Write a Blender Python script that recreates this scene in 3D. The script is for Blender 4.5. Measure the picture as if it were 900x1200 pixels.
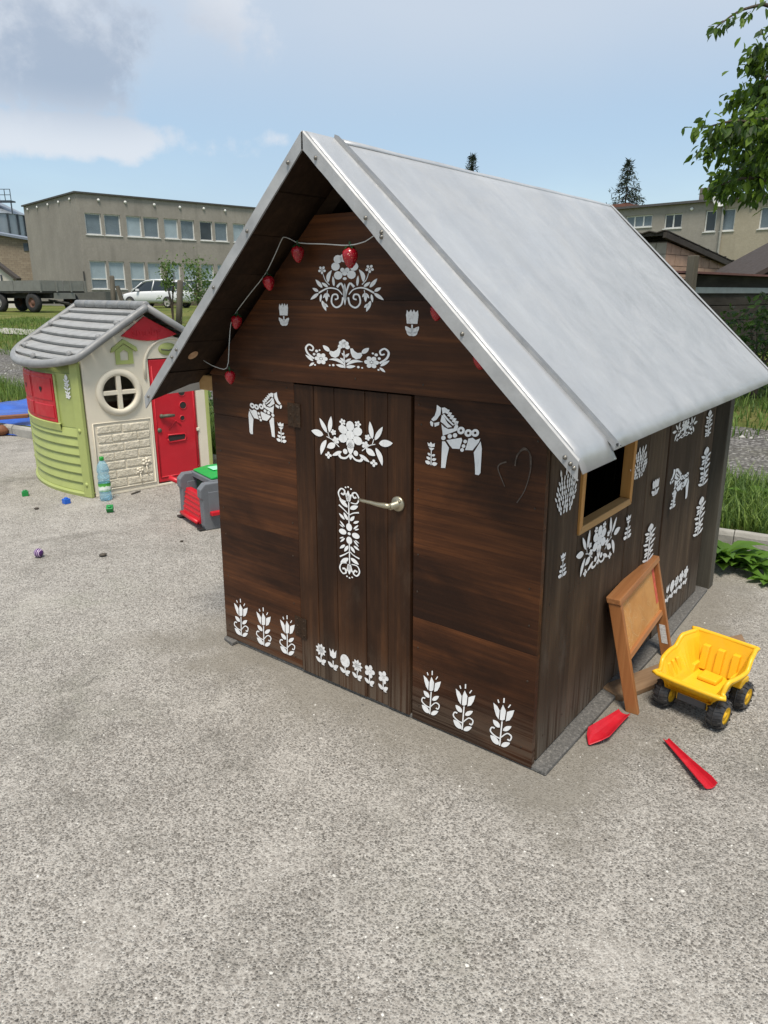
import bpy, math, random
import numpy as np
from mathutils import Vector, Matrix

R = math.radians
random.seed(7)
for o in list(bpy.data.objects):
    bpy.data.objects.remove(o)
scene = bpy.context.scene
col = scene.collection

# ------------------------------------------------------------------ camera
F, TH, H0 = 844.0, 0.2942, 1.45          # focal length in photo pixels, tilt, eye height
cam_d = bpy.data.cameras.new('camera')
cam = bpy.data.objects.new('camera', cam_d)
col.objects.link(cam)
cam.location = (0, 0, H0)
cam.rotation_euler = (math.pi / 2 - TH, 0, 0)
cam_d.sensor_fit = 'VERTICAL'
cam_d.sensor_height = 24.0
cam_d.lens = 24.0 * F / 1200.0
cam_d.clip_start = 0.05
cam_d.clip_end = 3000
scene.camera = cam

# ------------------------------------------------------------------ world, sun, exposure
SUN_EL, SUN_AZ = R(66), R(183)           # azimuth clockwise from +Y (camera looks along +Y)
world = bpy.data.worlds.new('World')
scene.world = world
world.use_nodes = True
wt = world.node_tree
wt.nodes.clear()


def wn(t, **kw):
    n = wt.nodes.new(t)
    for k, v in kw.items():
        setattr(n, k, v)
    return n


def wl(a, b):
    wt.links.new(a, b)


def wmath(op, a, b=None, c=None, clamp=False):
    n = wn('ShaderNodeMath', operation=op, use_clamp=clamp)
    for i, v in enumerate((a, b, c)):
        if v is None:
            continue
        if isinstance(v, (int, float)):
            n.inputs[i].default_value = v
        else:
            wl(v, n.inputs[i])
    return n.outputs[0]


def wrange(v, a, b, c=0.0, d=1.0):
    n = wn('ShaderNodeMapRange', interpolation_type='SMOOTHSTEP')
    wl(v, n.inputs[0])
    for i, x in enumerate((a, b, c, d)):
        n.inputs[i + 1].default_value = x
    return n.outputs[0]


sky = wn('ShaderNodeTexSky', sky_type='NISHITA', sun_disc=False)
sky.sun_elevation = SUN_EL
sky.sun_rotation = SUN_AZ
sky.altitude = 200
sky.air_density = 1.2
sky.dust_density = 0.9
sky.ozone_density = 1.5
wtc = wn('ShaderNodeTexCoord')
wsep = wn('ShaderNodeSeparateXYZ')
wl(wtc.outputs['Generated'], wsep.inputs[0])
WX, WY, WZ = wsep.outputs
zz = wmath('ADD', wmath('MAXIMUM', WZ, 0.0), 0.16)
wcomb = wn('ShaderNodeCombineXYZ')
wl(wmath('DIVIDE', WX, zz), wcomb.inputs[0])
wl(wmath('DIVIDE', WY, zz), wcomb.inputs[1])


def wnoise(vec, scale, detail, rough=0.55, dist=0.0):
    n = wn('ShaderNodeTexNoise')
    n.inputs['Scale'].default_value = scale
    n.inputs['Detail'].default_value = detail
    n.inputs['Roughness'].default_value = rough
    n.inputs['Distortion'].default_value = dist
    wl(vec, n.inputs['Vector'])
    return n.outputs['Fac']


def wlobe(px, py, r0, r1, sx=1.0, sz=1.0):
    "a soft cloud bank round a compass direction and height above the horizon"
    c_, s_ = math.cos(TH), math.sin(TH)
    a, b = (px - 450) / F, (600 - py) / F
    d = Vector((a, c_ + b * s_, -s_ + b * c_)).normalized()
    ex = wmath('MULTIPLY', wmath('SUBTRACT', wmath('ARCTAN2', WX, WY), math.atan2(d.x, d.y)), sx)
    ez = wmath('MULTIPLY', wmath('SUBTRACT', WZ, d.z), sz)
    q = wmath('SQRT', wmath('ADD', wmath('MULTIPLY', ex, ex), wmath('MULTIPLY', ez, ez)))
    return wrange(q, r1, r0)


gen = wtc.outputs['Generated']
n_big = wnoise(wcomb.outputs[0], 0.55, 5, 0.5, 0.3)
n_det = wnoise(gen, 9.0, 8, 0.62, 0.2)
n_fine = wnoise(gen, 26.0, 6, 0.6)
# thin high veil, thicker with height
veil = wmath('MULTIPLY', wrange(n_big, 0.1, 0.6), wrange(WZ, 0.0, 0.5, 0.75, 1.0))
# heaped cloud upper left
lob = wmath('MAXIMUM', wlobe(50, 40, 0.02, 0.30, 0.9, 1.6), wlobe(75, 158, 0.03, 0.26, 0.75, 4.6))
lob = wmath('MAXIMUM', lob, wmath('MULTIPLY', wlobe(458, 127, 0.0, 0.05), 0.55))
lob = wmath('MAXIMUM', lob, wmath('MULTIPLY', wlobe(318, 162, 0.0, 0.07, 1.0, 2.6), 0.55))
lob = wmath('MAXIMUM', lob, wmath('MULTIPLY', wlobe(262, 20, 0.0, 0.2, 1.0, 1.6), 0.85))
cov = wmath('ADD', wmath('MULTIPLY', lob, 0.50), wmath('ADD', wmath('MULTIPLY', n_det, 0.62), wmath('MULTIPLY', n_fine, 0.22)))
cum = wrange(cov, 0.70, 0.86)
# grey core
core = wmath('MULTIPLY', wlobe(80, 58, 0.06, 0.24, 0.8, 2.4), wrange(n_det, 0.22, 0.55))


def wrgb(c):
    n = wn('ShaderNodeRGB')
    n.outputs[0].default_value = (*c, 1)
    return n.outputs[0]


def wmix(f, a, b):
    n = wn('ShaderNodeMix', data_type='RGBA')
    if isinstance(f, (int, float)):
        n.inputs[0].default_value = f
    else:
        wl(f, n.inputs[0])
    wl(a, n.inputs[6])
    wl(b, n.inputs[7])
    return n.outputs[2]


skyc = wmix(wmath('MULTIPLY', veil, 0.85), sky.outputs[0], wrgb((3.05, 4.05, 5.15)))
skyc = wmix(wmath('MULTIPLY', wrange(WZ, 0.17, 0.33), wrange(n_big, 0.2, 0.6, 0.55, 0.9)), skyc, wrgb((3.95, 4.45, 5.15)))
skyc = wmix(wmath('MULTIPLY', cum, 0.78), skyc, wmix(core, wrgb((5.1, 5.3, 5.65)), wrgb((2.5, 3.0, 3.8))))
bg = wn('ShaderNodeBackground')
bg.inputs[1].default_value = 0.085
wl(skyc, bg.inputs[0])
wo = wn('ShaderNodeOutputWorld')
wl(bg.outputs[0], wo.inputs[0])

sun_d = bpy.data.lights.new('sun', 'SUN')
sun_d.energy = 2.4
sun_d.angle = R(17)
sun_d.color = (1.0, 0.92, 0.80)
sun = bpy.data.objects.new('sun', sun_d)
col.objects.link(sun)
sdir = Vector((math.sin(SUN_AZ) * math.cos(SUN_EL), math.cos(SUN_AZ) * math.cos(SUN_EL), math.sin(SUN_EL)))
sun.rotation_euler = sdir.to_track_quat('Z', 'Y').to_euler()
sun.location = (0, 0, 12)

vs = scene.view_settings
vs.view_transform = 'Standard'
vs.look = 'None'
vs.gamma = 1.0
vs.use_curve_mapping = False
vs.exposure = 0.86

# ------------------------------------------------------------------ helpers: pixels to places
CT, ST = math.cos(TH), math.sin(TH)


def ray(x, y):
    a, b = (x - 450) / F, (600 - y) / F
    return np.array([a, CT + b * ST, -ST + b * CT])


EYE = np.array([0, 0, H0])


def gnd(x, y, z=0.0):
    d = ray(x, y)
    return EYE + d * ((z - H0) / d[2])


def aty(x, y, Y):
    d = ray(x, y)
    return EYE + d * (Y / d[1])


def proj(P):
    p = np.asarray(P, float) - EYE
    dep = p[1] * CT - p[2] * ST
    return np.array([450 + F * p[0] / dep, 600 - F * (p[1] * ST + p[2] * CT) / dep])


class Plane:
    "an upright plane: origin o, horizontal direction u; gives (distance along u, height)"

    def __init__(s, o, ang):
        s.o = np.array([o[0], o[1], 0.0])
        s.u = np.array([math.cos(ang), math.sin(ang), 0.0])
        s.n = np.array([-math.sin(ang), math.cos(ang), 0.0])

    def at(s, x, y):
        d = ray(x, y)
        t = ((s.o - EYE) @ s.n) / (d @ s.n)
        P = EYE + d * t - s.o
        return float(P @ s.u), float(P[2])

    def w(s, a, z):
        return s.o + s.u * a + np.array([0, 0, z])

    def box(s, x0, y0, x1, y1):
        "picture box -> centre, width, height on the plane, allowing for the slant of level lines"
        cx, cy = (x0 + x1) / 2, (y0 + y1) / 2
        c = s.at(cx, cy)
        wd = abs(s.at(x1, cy)[0] - s.at(x0, cy)[0])
        a, b = proj(s.w(c[0] - wd / 2, c[1])), proj(s.w(c[0] + wd / 2, c[1]))
        slant = abs(a[1] - b[1]) * 0.5
        hp = max((y1 - y0) - slant, 0.35 * (y1 - y0))
        hh = s.at(cx, cy - hp / 2)[1] - s.at(cx, cy + hp / 2)[1]
        return c, wd, hh


# ------------------------------------------------------------------ helpers: geometry
class B:
    def __init__(s):
        s.v = []
        s.f = []

    def add(s, vs_, fs):
        k = len(s.v)
        s.v += [tuple(float(c) for c in p) for p in vs_]
        s.f += [tuple(i + k for i in f) for f in fs]
        return s

    def hexa(s, p):  # bottom 4, top 4 (same order)
        return s.add(p, [(3, 2, 1, 0), (4, 5, 6, 7), (0, 1, 5, 4), (1, 2, 6, 5), (2, 3, 7, 6), (3, 0, 4, 7)])

    def box(s, x0, x1, y0, y1, z0, z1):
        return s.hexa([(x0, y0, z0), (x1, y0, z0), (x1, y1, z0), (x0, y1, z0), (x0, y0, z1), (x1, y0, z1), (x1, y1, z1), (x0, y1, z1)])

    def prism(s, poly, d0, d1, ax='y'):
        "poly in the two other axes, extruded along ax"
        def m(p, d):
            a, b = p
            return {'y': (a, d, b), 'x': (d, a, b), 'z': (a, b, d)}[ax]
        n = len(poly)
        vs_ = [m(p, d0) for p in poly] + [m(p, d1) for p in poly]
        fs = [tuple(range(n)), tuple(range(2 * n - 1, n - 1, -1))]
        fs += [(i, n + i, n + (i + 1) % n, (i + 1) % n) for i in range(n)]
        return s.add(vs_, fs)

    def beam(s, a, b, w, t, up=(0, 0, 1)):
        "square bar from a to b, w across, t along 'up'"
        a, b = Vector(a), Vector(b)
        d = (b - a).normalized()
        sx = d.cross(Vector(up)).normalized() * w / 2
        sz = sx.cross(d).normalized() * t / 2
        return s.hexa([a - sx - sz, a + sx - sz, b + sx - sz, b - sx - sz, a - sx + sz, a + sx + sz, b + sx + sz, b - sx + sz])

    def tube(s, pts, rad, n=8, cap=True):
        pts = [Vector(p) for p in pts]
        if isinstance(rad, (int, float)):
            rad = [rad] * len(pts)
        k = len(s.v)
        ref = None
        for i, p in enumerate(pts):
            d = (pts[min(i + 1, len(pts) - 1)] - pts[max(i - 1, 0)])
            d = d.normalized() if d.length > 1e-9 else Vector((0, 0, 1))
            if ref is None:
                ref = d.orthogonal().normalized()
            ref = (ref - d * ref.dot(d))
            ref = ref.normalized() if ref.length > 1e-6 else d.orthogonal().normalized()
            bi = d.cross(ref)
            for j in range(n):
                a = 2 * math.pi * j / n
                q = p + (ref * math.cos(a) + bi * math.sin(a)) * rad[i]
                s.v.append(tuple(q))
        for i in range(len(pts) - 1):
            for j in range(n):
                a, b = k + i * n + j, k + i * n + (j + 1) % n
                s.f.append((a, b, b + n, a + n))
        if cap:
            s.f.append(tuple(k + j for j in range(n - 1, -1, -1)))
            s.f.append(tuple(k + (len(pts) - 1) * n + j for j in range(n)))
        return s

    def lathe(s, prof, n=20, c=(0, 0, 0), ax='z', cap=True):
        "prof: list of (radius, distance along the axis)"
        k = len(s.v)
        for r, h in prof:
            for j in range(n):
                a = 2 * math.pi * j / n
                x, y = r * math.cos(a), r * math.sin(a)
                p = {'z': (x, y, h), 'y': (x, h, y), 'x': (h, x, y)}[ax]
                s.v.append((c[0] + p[0], c[1] + p[1], c[2] + p[2]))
        for i in range(len(prof) - 1):
            for j in range(n):
                a, b = k + i * n + j, k + i * n + (j + 1) % n
                s.f.append((a, b, b + n, a + n))
        if cap:
            s.f.append(tuple(k + j for j in range(n - 1, -1, -1)))
            s.f.append(tuple(k + (len(prof) - 1) * n + j for j in range(n)))
        return s

    def strip(s, rows, closed=False):
        "rows of equal length -> quad grid"
        k = len(s.v)
        n = len(rows[0])
        for r in rows:
            s.v += [tuple(float(c) for c in p) for p in r]
        for i in range(len(rows) - 1):
            for j in range(n if closed else n - 1):
                a, b = k + i * n + j, k + i * n + (j + 1) % n
                s.f.append((a, b, b + n, a + n))
        return s

    def map(s, fn):
        s.v = [tuple(fn(*p)) for p in s.v]
        return s

    def mesh(s, name, m=None, smooth=False):
        me = bpy.data.meshes.new(name)
        me.from_pydata(s.v, [], s.f)
        me.update()
        if m is not None:
            me.materials.append(m)
        if smooth:
            me.polygons.foreach_set('use_smooth', [True] * len(me.polygons))
        return me

    def build(s, name, m, parent=None, bevel=0.0, smooth=False, seg=2, solid=0.0, sub=0, fix=True):
        me = s.mesh(name, m, smooth)
        if fix:
            import bmesh
            bm = bmesh.new()
            bm.from_mesh(me)
            bmesh.ops.recalc_face_normals(bm, faces=bm.faces)
            bm.to_mesh(me)
            bm.free()
        o = bpy.data.objects.new(name, me)
        col.objects.link(o)
        o.parent = parent
        if solid:
            md = o.modifiers.new('solid', 'SOLIDIFY')
            md.thickness = solid
            md.offset = 0
        if bevel:
            md = o.modifiers.new('bevel', 'BEVEL')
            md.width = bevel
            md.segments = seg
            md.limit_method = 'ANGLE'
            md.angle_limit = R(35)
        if sub:
            md = o.modifiers.new('sub', 'SUBSURF')
            md.levels = sub
            md.render_levels = sub
        return o


def tag(o, label=None, cat=None, group=None, kind=None):
    if label:
        o['label'] = label
    if cat:
        o['category'] = cat
    if group:
        o['group'] = group
    if kind:
        o['kind'] = kind
    return o


def thing(name, label, cat, loc=(0, 0, 0), rz=0.0, group=None):
    o = bpy.data.objects.new(name, None)
    col.objects.link(o)
    o.location = loc
    o.rotation_euler = (0, 0, rz)
    o.empty_display_size = 0.1
    return tag(o, label, cat, group)


def inst(me, name, parent, loc=(0, 0, 0), rot=(0, 0, 0), sc=(1, 1, 1)):
    o = bpy.data.objects.new(name, me)
    col.objects.link(o)
    o.parent = parent
    o.location = loc
    o.rotation_euler = rot
    o.scale = sc
    return o


def rnd(a, b):
    return random.uniform(a, b)


# ------------------------------------------------------------------ helpers: materials
def srgb(r, g, b):
    def f(c):
        c /= 255.0
        return c / 12.92 if c <= 0.04045 else ((c + 0.055) / 1.055) ** 2.4
    return (f(r), f(g), f(b))


class N:
    "small node-tree writer"

    def __init__(s, name):
        s.m = bpy.data.materials.new(name)
        s.m.use_nodes = True
        s.t = s.m.node_tree
        s.bsdf = s.t.nodes['Principled BSDF']
        s.tc = s.t.nodes.new('ShaderNodeTexCoord')
        s.oi = s.t.nodes.new('ShaderNodeObjectInfo')

    def n(s, t, **kw):
        k = s.t.nodes.new(t)
        for a, b in kw.items():
            setattr(k, a, b)
        return k

    def l(s, a, b):
        s.t.links.new(a, b)

    def put(s, sock, v):
        if v is None:
            return
        if isinstance(v, (int, float)):
            sock.default_value = v
        elif isinstance(v, (tuple, list)):
            sock.default_value = (*v, 1) if len(v) == 3 and len(sock.default_value) == 4 else v
        else:
            s.l(v, sock)

    def vec(s, scale=(1, 1, 1), rand=True, src='Object'):
        mp = s.n('ShaderNodeMapping')
        mp.inputs['Scale'].default_value = scale
        if rand:
            ad = s.n('ShaderNodeVectorMath', operation='ADD')
            ml = s.n('ShaderNodeVectorMath', operation='SCALE')
            cb = s.n('ShaderNodeCombineXYZ')
            for i in range(3):
                s.l(s.oi.outputs['Random'], cb.inputs[i])
            s.l(cb.outputs[0], ml.inputs[0])
            ml.inputs['Scale'].default_value = 17.3
            s.l(s.tc.outputs[src], ad.inputs[0])
            s.l(ml.outputs[0], ad.inputs[1])
            s.l(ad.outputs[0], mp.inputs[0])
        else:
            s.l(s.tc.outputs[src], mp.inputs[0])
        return mp.outputs[0]

    def noise(s, v, scale, detail=4, rough=0.55, dist=0.0):
        k = s.n('ShaderNodeTexNoise')
        s.l(v, k.inputs['Vector'])
        for a, b in (('Scale', scale), ('Detail', detail), ('Roughness', rough), ('Distortion', dist)):
            k.inputs[a].default_value = b
        return k.outputs['Fac']

    def voro(s, v, scale, out='Distance', feature='F1', rnd_=1.0):
        k = s.n('ShaderNodeTexVoronoi', feature=feature)
        s.l(v, k.inputs['Vector'])
        k.inputs['Scale'].default_value = scale
        k.inputs['Randomness'].default_value = rnd_
        return k.outputs[out]

    def rng(s, v, a, b, c=0.0, d=1.0):
        k = s.n('ShaderNodeMapRange', interpolation_type='SMOOTHSTEP')
        s.l(v, k.inputs[0])
        for i, x in enumerate((a, b, c, d)):
            k.inputs[i + 1].default_value = x
        return k.outputs[0]

    def math(s, op, a, b=None, clamp=False):
        k = s.n('ShaderNodeMath', operation=op, use_clamp=clamp)
        s.put(k.inputs[0], a)
        s.put(k.inputs[1], b)
        return k.outputs[0]

    def mix(s, f, a, b, mode='MIX'):
        k = s.n('ShaderNodeMix', data_type='RGBA', blend_type=mode)
        s.put(k.inputs[0], f)
        s.put(k.inputs[6], a)
        s.put(k.inputs[7], b)
        return k.outputs[2]

    def ramp(s, v, stops):
        k = s.n('ShaderNodeValToRGB')
        s.l(v, k.inputs[0])
        e = k.color_ramp.elements
        while len(e) < len(stops):
            e.new(0.5)
        for q, (p, c) in zip(e, stops):
            q.position = p
            q.color = (*c, 1)
        return k.outputs[0]

    def bump(s, h, strength=0.3, dist=0.01, prev=None):
        k = s.n('ShaderNodeBump')
        k.inputs['Strength'].default_value = strength
        k.inputs['Distance'].default_value = dist
        s.l(h, k.inputs['Height'])
        if prev is not None:
            s.l(prev, k.inputs['Normal'])
        return k.outputs[0]

    def out(s, color=None, rough=None, metal=None, normal=None, spec=None, coat=None, **kw):
        b = s.bsdf
        s.put(b.inputs['Base Color'], color)
        s.put(b.inputs['Roughness'], rough)
        s.put(b.inputs['Metallic'], metal)
        if normal is not None:
            s.l(normal, b.inputs['Normal'])
        s.put(b.inputs['Specular IOR Level'], spec)
        s.put(b.inputs['Coat Weight'], coat)
        for k, v in kw.items():
            s.put(b.inputs[k.replace('_', ' ')], v)
        return s.m


def plain(name, c, rough=0.55, metal=0.0, var=0.12, scale=6.0, bump=0.0, bscale=60.0, dirt=0.0, dirtc=(0.10, 0.085, 0.07), spec=None, stretch=(1, 1, 1), **kw):
    k = N(name)
    v = k.vec(stretch)
    n1 = k.noise(v, scale, 6, 0.6)
    lo = tuple(x * (1 - var) for x in c)
    hi = tuple(min(x * (1 + var), 1) for x in c)
    cc = k.ramp(n1, [(0.3, lo), (0.7, hi)])
    if dirt:
        d = k.rng(k.noise(v, scale * 0.7, 8, 0.7, 0.4), 0.5, 0.78, 0, dirt)
        cc = k.mix(d, cc, dirtc)
    rr = k.rng(k.noise(v, scale * 2.3, 4), 0.3, 0.7, max(rough - 0.08, 0), min(rough + 0.1, 1))
    nm = k.bump(k.noise(v, bscale, 5), bump, 0.004) if bump else None
    return k.out(cc, rr, metal, nm, spec, **kw)


def wood(name, dark, mid, light, axis, foot=None, rough=0.5, bump=0.25, blotch=0.7, gs=1.0, spec=0.4, knots=0.5, wear=0.0, wearc=(0.25, 0.2, 0.15)):
    "grain runs along axis 0/1/2"
    k = N(name)
    sc = [6.5 * gs] * 3
    sc[axis] = 0.55 * gs
    v = k.vec(tuple(sc))
    fs = [70.0 * gs] * 3
    fs[axis] = 1.6 * gs
    vf = k.vec(tuple(fs))
    bs = [2.6] * 3
    bs[axis] = 1.0
    vb = k.vec(tuple(bs))
    g1 = k.noise(v, 1.6, 7, 0.62, 1.1)
    g2 = k.noise(vf, 1.0, 4, 0.6)
    bl = k.noise(vb, 1.3, 5, 0.6, 0.4)
    base = k.ramp(k.math('ADD', k.math('MULTIPLY', g1, 0.58), k.math('MULTIPLY', g2, 0.42)), [(0.24, dark), (0.5, mid), (0.80, light)])
    c = k.mix(k.rng(bl, 0.36, 0.66, blotch, 0.0), base, tuple(x * 0.42 for x in dark))
    if knots:
        ks = [5.0] * 3
        ks[axis] = 2.0
        kn = k.voro(k.vec(tuple(ks)), 0.8, 'Distance')
        c = k.mix(k.rng(kn, 0.05, 0.12, knots, 0.0), c, tuple(x * 0.35 for x in dark))
    if wear:
        c = k.mix(k.rng(k.noise(vb, 3.0, 8, 0.7), 0.55, 0.75, 0, wear), c, wearc)
    if foot:
        sz = k.n('ShaderNodeSeparateXYZ')
        k.l(k.tc.outputs['Object'], sz.inputs[0])
        ff = k.rng(k.math('ADD', sz.outputs[2], k.math('MULTIPLY', k.math('SUBTRACT', k.noise(vf, 1.0, 4), .5), .22)), .02, .26, 1, 0)
        c = k.mix(k.math('MULTIPLY', k.math('MULTIPLY', ff, k.rng(g2, .35, .6)), .8), c, foot)
    h = k.math('ADD', g2, k.math('MULTIPLY', g1, 0.6))
    rr = k.rng(bl, 0.3, 0.7, rough + 0.1, rough - 0.06)
    return k.out(c, rr, 0.0, k.bump(h, bump, 0.004), spec)
# ================================================================== the setting: ground
K0 = np.array([2.05, 4.0])
KD = np.array([-0.859, 0.512])
KD = KD / np.linalg.norm(KD)
KN = np.array([-KD[1] * -1, KD[0] * -1])


def sn(s, n):
    p = K0 + KD * s + KN * n
    return float(p[0]), float(p[1])


def to_sn(x, y):
    d = np.array([x, y]) - K0
    return float(d @ KD), float(d @ KN)


def sstep(a, b, x):
    t = min(max((x - a) / (b - a), 0), 1)
    return t * t * (3 - 2 * t)


def tz(x, y):
    s, n = to_sn(x, y)
    if n < 0.06:
        return -0.06
    z = 0.085 + 0.53 * sstep(3.5, 15.0, n)
    if n < 60:
        z += 0.02 * math.sin(x * 1.3 + 0.7 * y) * math.sin(y * 0.9 - .4 * x) * min(1, n / 3)
    return z


# concrete
k = N('worn_concrete')
v = k.vec(rand=False)
big = k.noise(v, 0.8, 6, .6, .3)
mid = k.noise(v, 5.0, 8, .68, .2)
fine = k.noise(v, 75, 5, .7)
grit = k.voro(v, 165, 'Color')
gsep = k.n('ShaderNodeSeparateColor')
k.l(grit, gsep.inputs[0])
gd = k.voro(v, 165, 'Distance')
sp = k.voro(v, 95, 'Color')
ssep = k.n('ShaderNodeSeparateColor')
k.l(sp, ssep.inputs[0])
sd = k.voro(v, 95, 'Distance')
c = k.ramp(k.math('ADD', k.math('MULTIPLY', big, .45), k.math('MULTIPLY', mid, .55)), [(.34, (.240, .219, .194)), (.50, (.345, .321, .290)), (.64, (.435, .409, .374))])
# smooth cement film in worn patches, aggregate showing elsewhere
film = k.rng(k.noise(v, 2.6, 9, .72, .5), .50, .66)
c = k.mix(k.rng(gsep.outputs[0], 0, 1, 0, 1), c, k.mix(.55, c, (.62, .595, .55)), 'MIX')
dk = k.math('MULTIPLY', k.rng(gsep.outputs[1], .66, .88), k.math('SUBTRACT', 1.0, k.math('MULTIPLY', film, .55)))
c = k.mix(k.math('MULTIPLY', dk, .66), c, (.115, .104, .090))
wh = k.math('MULTIPLY', k.rng(ssep.outputs[0], .94, .96), k.rng(sd, .22, .34, 1, 0))
c = k.mix(k.math('MULTIPLY', wh, .75), c, (.66, .64, .60))
bk = k.math('MULTIPLY', k.rng(ssep.outputs[1], .93, .95), k.rng(sd, .15, .25, 1, 0))
c = k.mix(k.math('MULTIPLY', bk, .8), c, (.06, .055, .05))
c = k.mix(k.rng(fine, .35, .7, .22, 0), c, (.13, .12, .11))
ff = k.noise(v, 230, 3, .6)
c = k.mix(k.rng(ff, .30, .48, .55, 0), c, (.115, .105, .092))
c = k.mix(k.rng(ff, .56, .70, 0, .45), c, (.62, .60, .56))
pit = k.noise(v, 420, 2, .5)
c = k.mix(k.rng(pit, .28, .40, .6, 0), c, (.09, .082, .074))
stain = k.math('MULTIPLY', k.rng(k.noise(v, 1.5, 8, .68, .6), .48, .68), k.rng(k.noise(v, 9, 5), .3, .6))
c = k.mix(k.math('MULTIPLY', stain, .55), c, (.150, .140, .122))
moss = k.math('MULTIPLY', k.rng(k.noise(v, 1.1, 5, .6), .5, .72), k.rng(mid, .4, .6))
c = k.mix(k.math('MULTIPLY', moss, .35), c, (.20, .205, .150))
# darker, smoother band round the cottage foot, its edge broken by noise
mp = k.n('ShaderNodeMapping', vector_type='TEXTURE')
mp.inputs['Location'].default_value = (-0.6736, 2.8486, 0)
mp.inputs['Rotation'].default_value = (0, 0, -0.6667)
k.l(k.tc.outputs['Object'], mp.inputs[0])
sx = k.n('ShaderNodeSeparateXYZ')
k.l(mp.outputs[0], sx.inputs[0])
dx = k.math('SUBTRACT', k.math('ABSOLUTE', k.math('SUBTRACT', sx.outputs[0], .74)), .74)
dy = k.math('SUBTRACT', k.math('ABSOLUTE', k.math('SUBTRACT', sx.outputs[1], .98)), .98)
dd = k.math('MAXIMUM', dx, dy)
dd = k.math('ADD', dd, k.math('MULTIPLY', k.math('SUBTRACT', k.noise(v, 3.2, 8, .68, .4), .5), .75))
foot_band = k.rng(dd, .06, .36, 1, 0)
c = k.mix(k.math('MULTIPLY', foot_band, .75), c, (.190, .174, .146))
hgt = k.math('ADD', k.math('ADD', k.math('MULTIPLY', k.rng(gd, 0, .6, 1, 0), k.math('SUBTRACT', 1.0, k.math('MULTIPLY', k.math('MAXIMUM', foot_band, film), .6))), k.math('MULTIPLY', fine, .7)), k.math('MULTIPLY', mid, 1.3))
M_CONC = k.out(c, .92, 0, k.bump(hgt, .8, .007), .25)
b = B()
g1 = [-14, -9, -6, -4.5, -3.5, -2.8, -2.2, -1.6, -1.1, -.7, -.3, 0.0]
b.strip([[(*sn(s, n), 0.0) for n in g1] for s in np.linspace(-9, 13, 23)])
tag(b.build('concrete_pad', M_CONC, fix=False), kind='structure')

k = N('meadow_ground')
v = k.vec(rand=False)
c = k.ramp(k.noise(v, .9, 8, .65, .4), [(.30, srgb(70, 84, 40)), (.46, srgb(98, 112, 56)), (.58, srgb(128, 126, 74)), (.72, srgb(150, 140, 98))])
c = k.mix(k.rng(k.noise(v, 22, 6, .7), .35, .7, .5, 0), c, srgb(48, 58, 26))
M_MEADOW = k.out(c, 1.0, 0, k.bump(k.noise(v, 18, 8, .7), 1.0, .06), .1)
ns = [-500, -150, -40, -15, -3, 0.055, 0.075] + list(np.linspace(.3, 6, 16)) + list(np.linspace(6.8, 24, 20)) + [28, 34, 42, 55, 75, 110, 170, 300, 600]
ss = [-600, -250, -120, -70] + list(np.linspace(-45, 60, 71)) + [80, 130, 260, 600]
b = B()
b.strip([[(*sn(s, n), tz(*sn(s, n))) for n in ns] for s in ss])
tag(b.build('ground', M_MEADOW, fix=False), kind='structure')

k = N('gravel')
v = k.vec(rand=False)
gc = k.voro(v, 26, 'Color')
q = k.n('ShaderNodeSeparateColor')
k.l(gc, q.inputs[0])
gd = k.voro(v, 26, 'Distance')
c = k.ramp(q.outputs[0], [(.1, (.10, .095, .09)), (.5, (.19, .182, .175)), (.9, (.30, .29, .28))])
c = k.mix(k.rng(k.noise(v, 1.2, 7, .65), .45, .7, 0, .6), c, (.19, .185, .13))
c = k.mix(k.rng(gd, .3, .6, 0, .7), c, (.07, .065, .06))
M_GRAVEL = k.out(c, .95, 0, k.bump(gd, 1.0, .03), .2)
b = B()
rows = []
for s in np.linspace(-14, 46, 121):
    a0 = 1.35 + .09 * s + .10 * math.sin(s * 1.7) + .06 * math.sin(s * 4.3)
    a1 = 3.70 + .14 * s + .14 * math.sin(s * 1.2 + 1) + .07 * math.sin(s * 3.7)
    a0, a1 = max(a0, .35), max(a1, 2.2)
    rows.append([(*sn(s, a0 + (a1 - a0) * t), tz(*sn(s, a0 + (a1 - a0) * t)) + (.006 if t in (0, 1) else .018)) for t in (0, .12, .3, .5, .7, .88, 1)])
b.strip(rows)
tag(b.build('gravel_road', M_GRAVEL, fix=False), kind='structure')
# loose stones on the gravel
def pebbles(n, region, r0, r1, zf, m, name, seed, kind='stuff'):
    rs = random.Random(seed)
    b = B()
    base = [(1, 0, 0), (.3, .95, 0), (-.8, .6, 0), (-.85, -.5, 0), (.2, -1, 0), (0, 0, .7)]
    for i in range(n):
        x, y = region(rs)
        r = rs.uniform(r0, r1) * (1 if rs.random() < .85 else 1.7)
        a = rs.uniform(0, 6.28)
        sx, sy, sz = r * rs.uniform(.7, 1.3), r * rs.uniform(.6, 1.0), r * rs.uniform(.5, .9)
        z = zf(x, y)
        c_, s_ = math.cos(a), math.sin(a)
        b.add([(x + c_ * px * sx - s_ * py * sy, y + s_ * px * sx + c_ * py * sy, z + pz * sz - (.3 * sz if pz == 0 else 0)) for px, py, pz in base], [(0, 1, 5), (1, 2, 5), (2, 3, 5), (3, 4, 5), (4, 0, 5)])
    return tag(b.build(name, m, fix=False), kind=kind)


k = N('grit_stone')
q = k.n('ShaderNodeNewGeometry')
M_GRIT = k.out(k.ramp(q.outputs['Random Per Island'], [(.05, (.06, .055, .05)), (.3, (.25, .235, .21)), (.7, (.40, .385, .35)), (.95, (.66, .64, .60))]), .85)


def reg_road(rs):
    s = rs.uniform(-4, 14)
    return sn(s, rs.uniform(1.35 + .09 * s, 3.7 + .14 * s))


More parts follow.
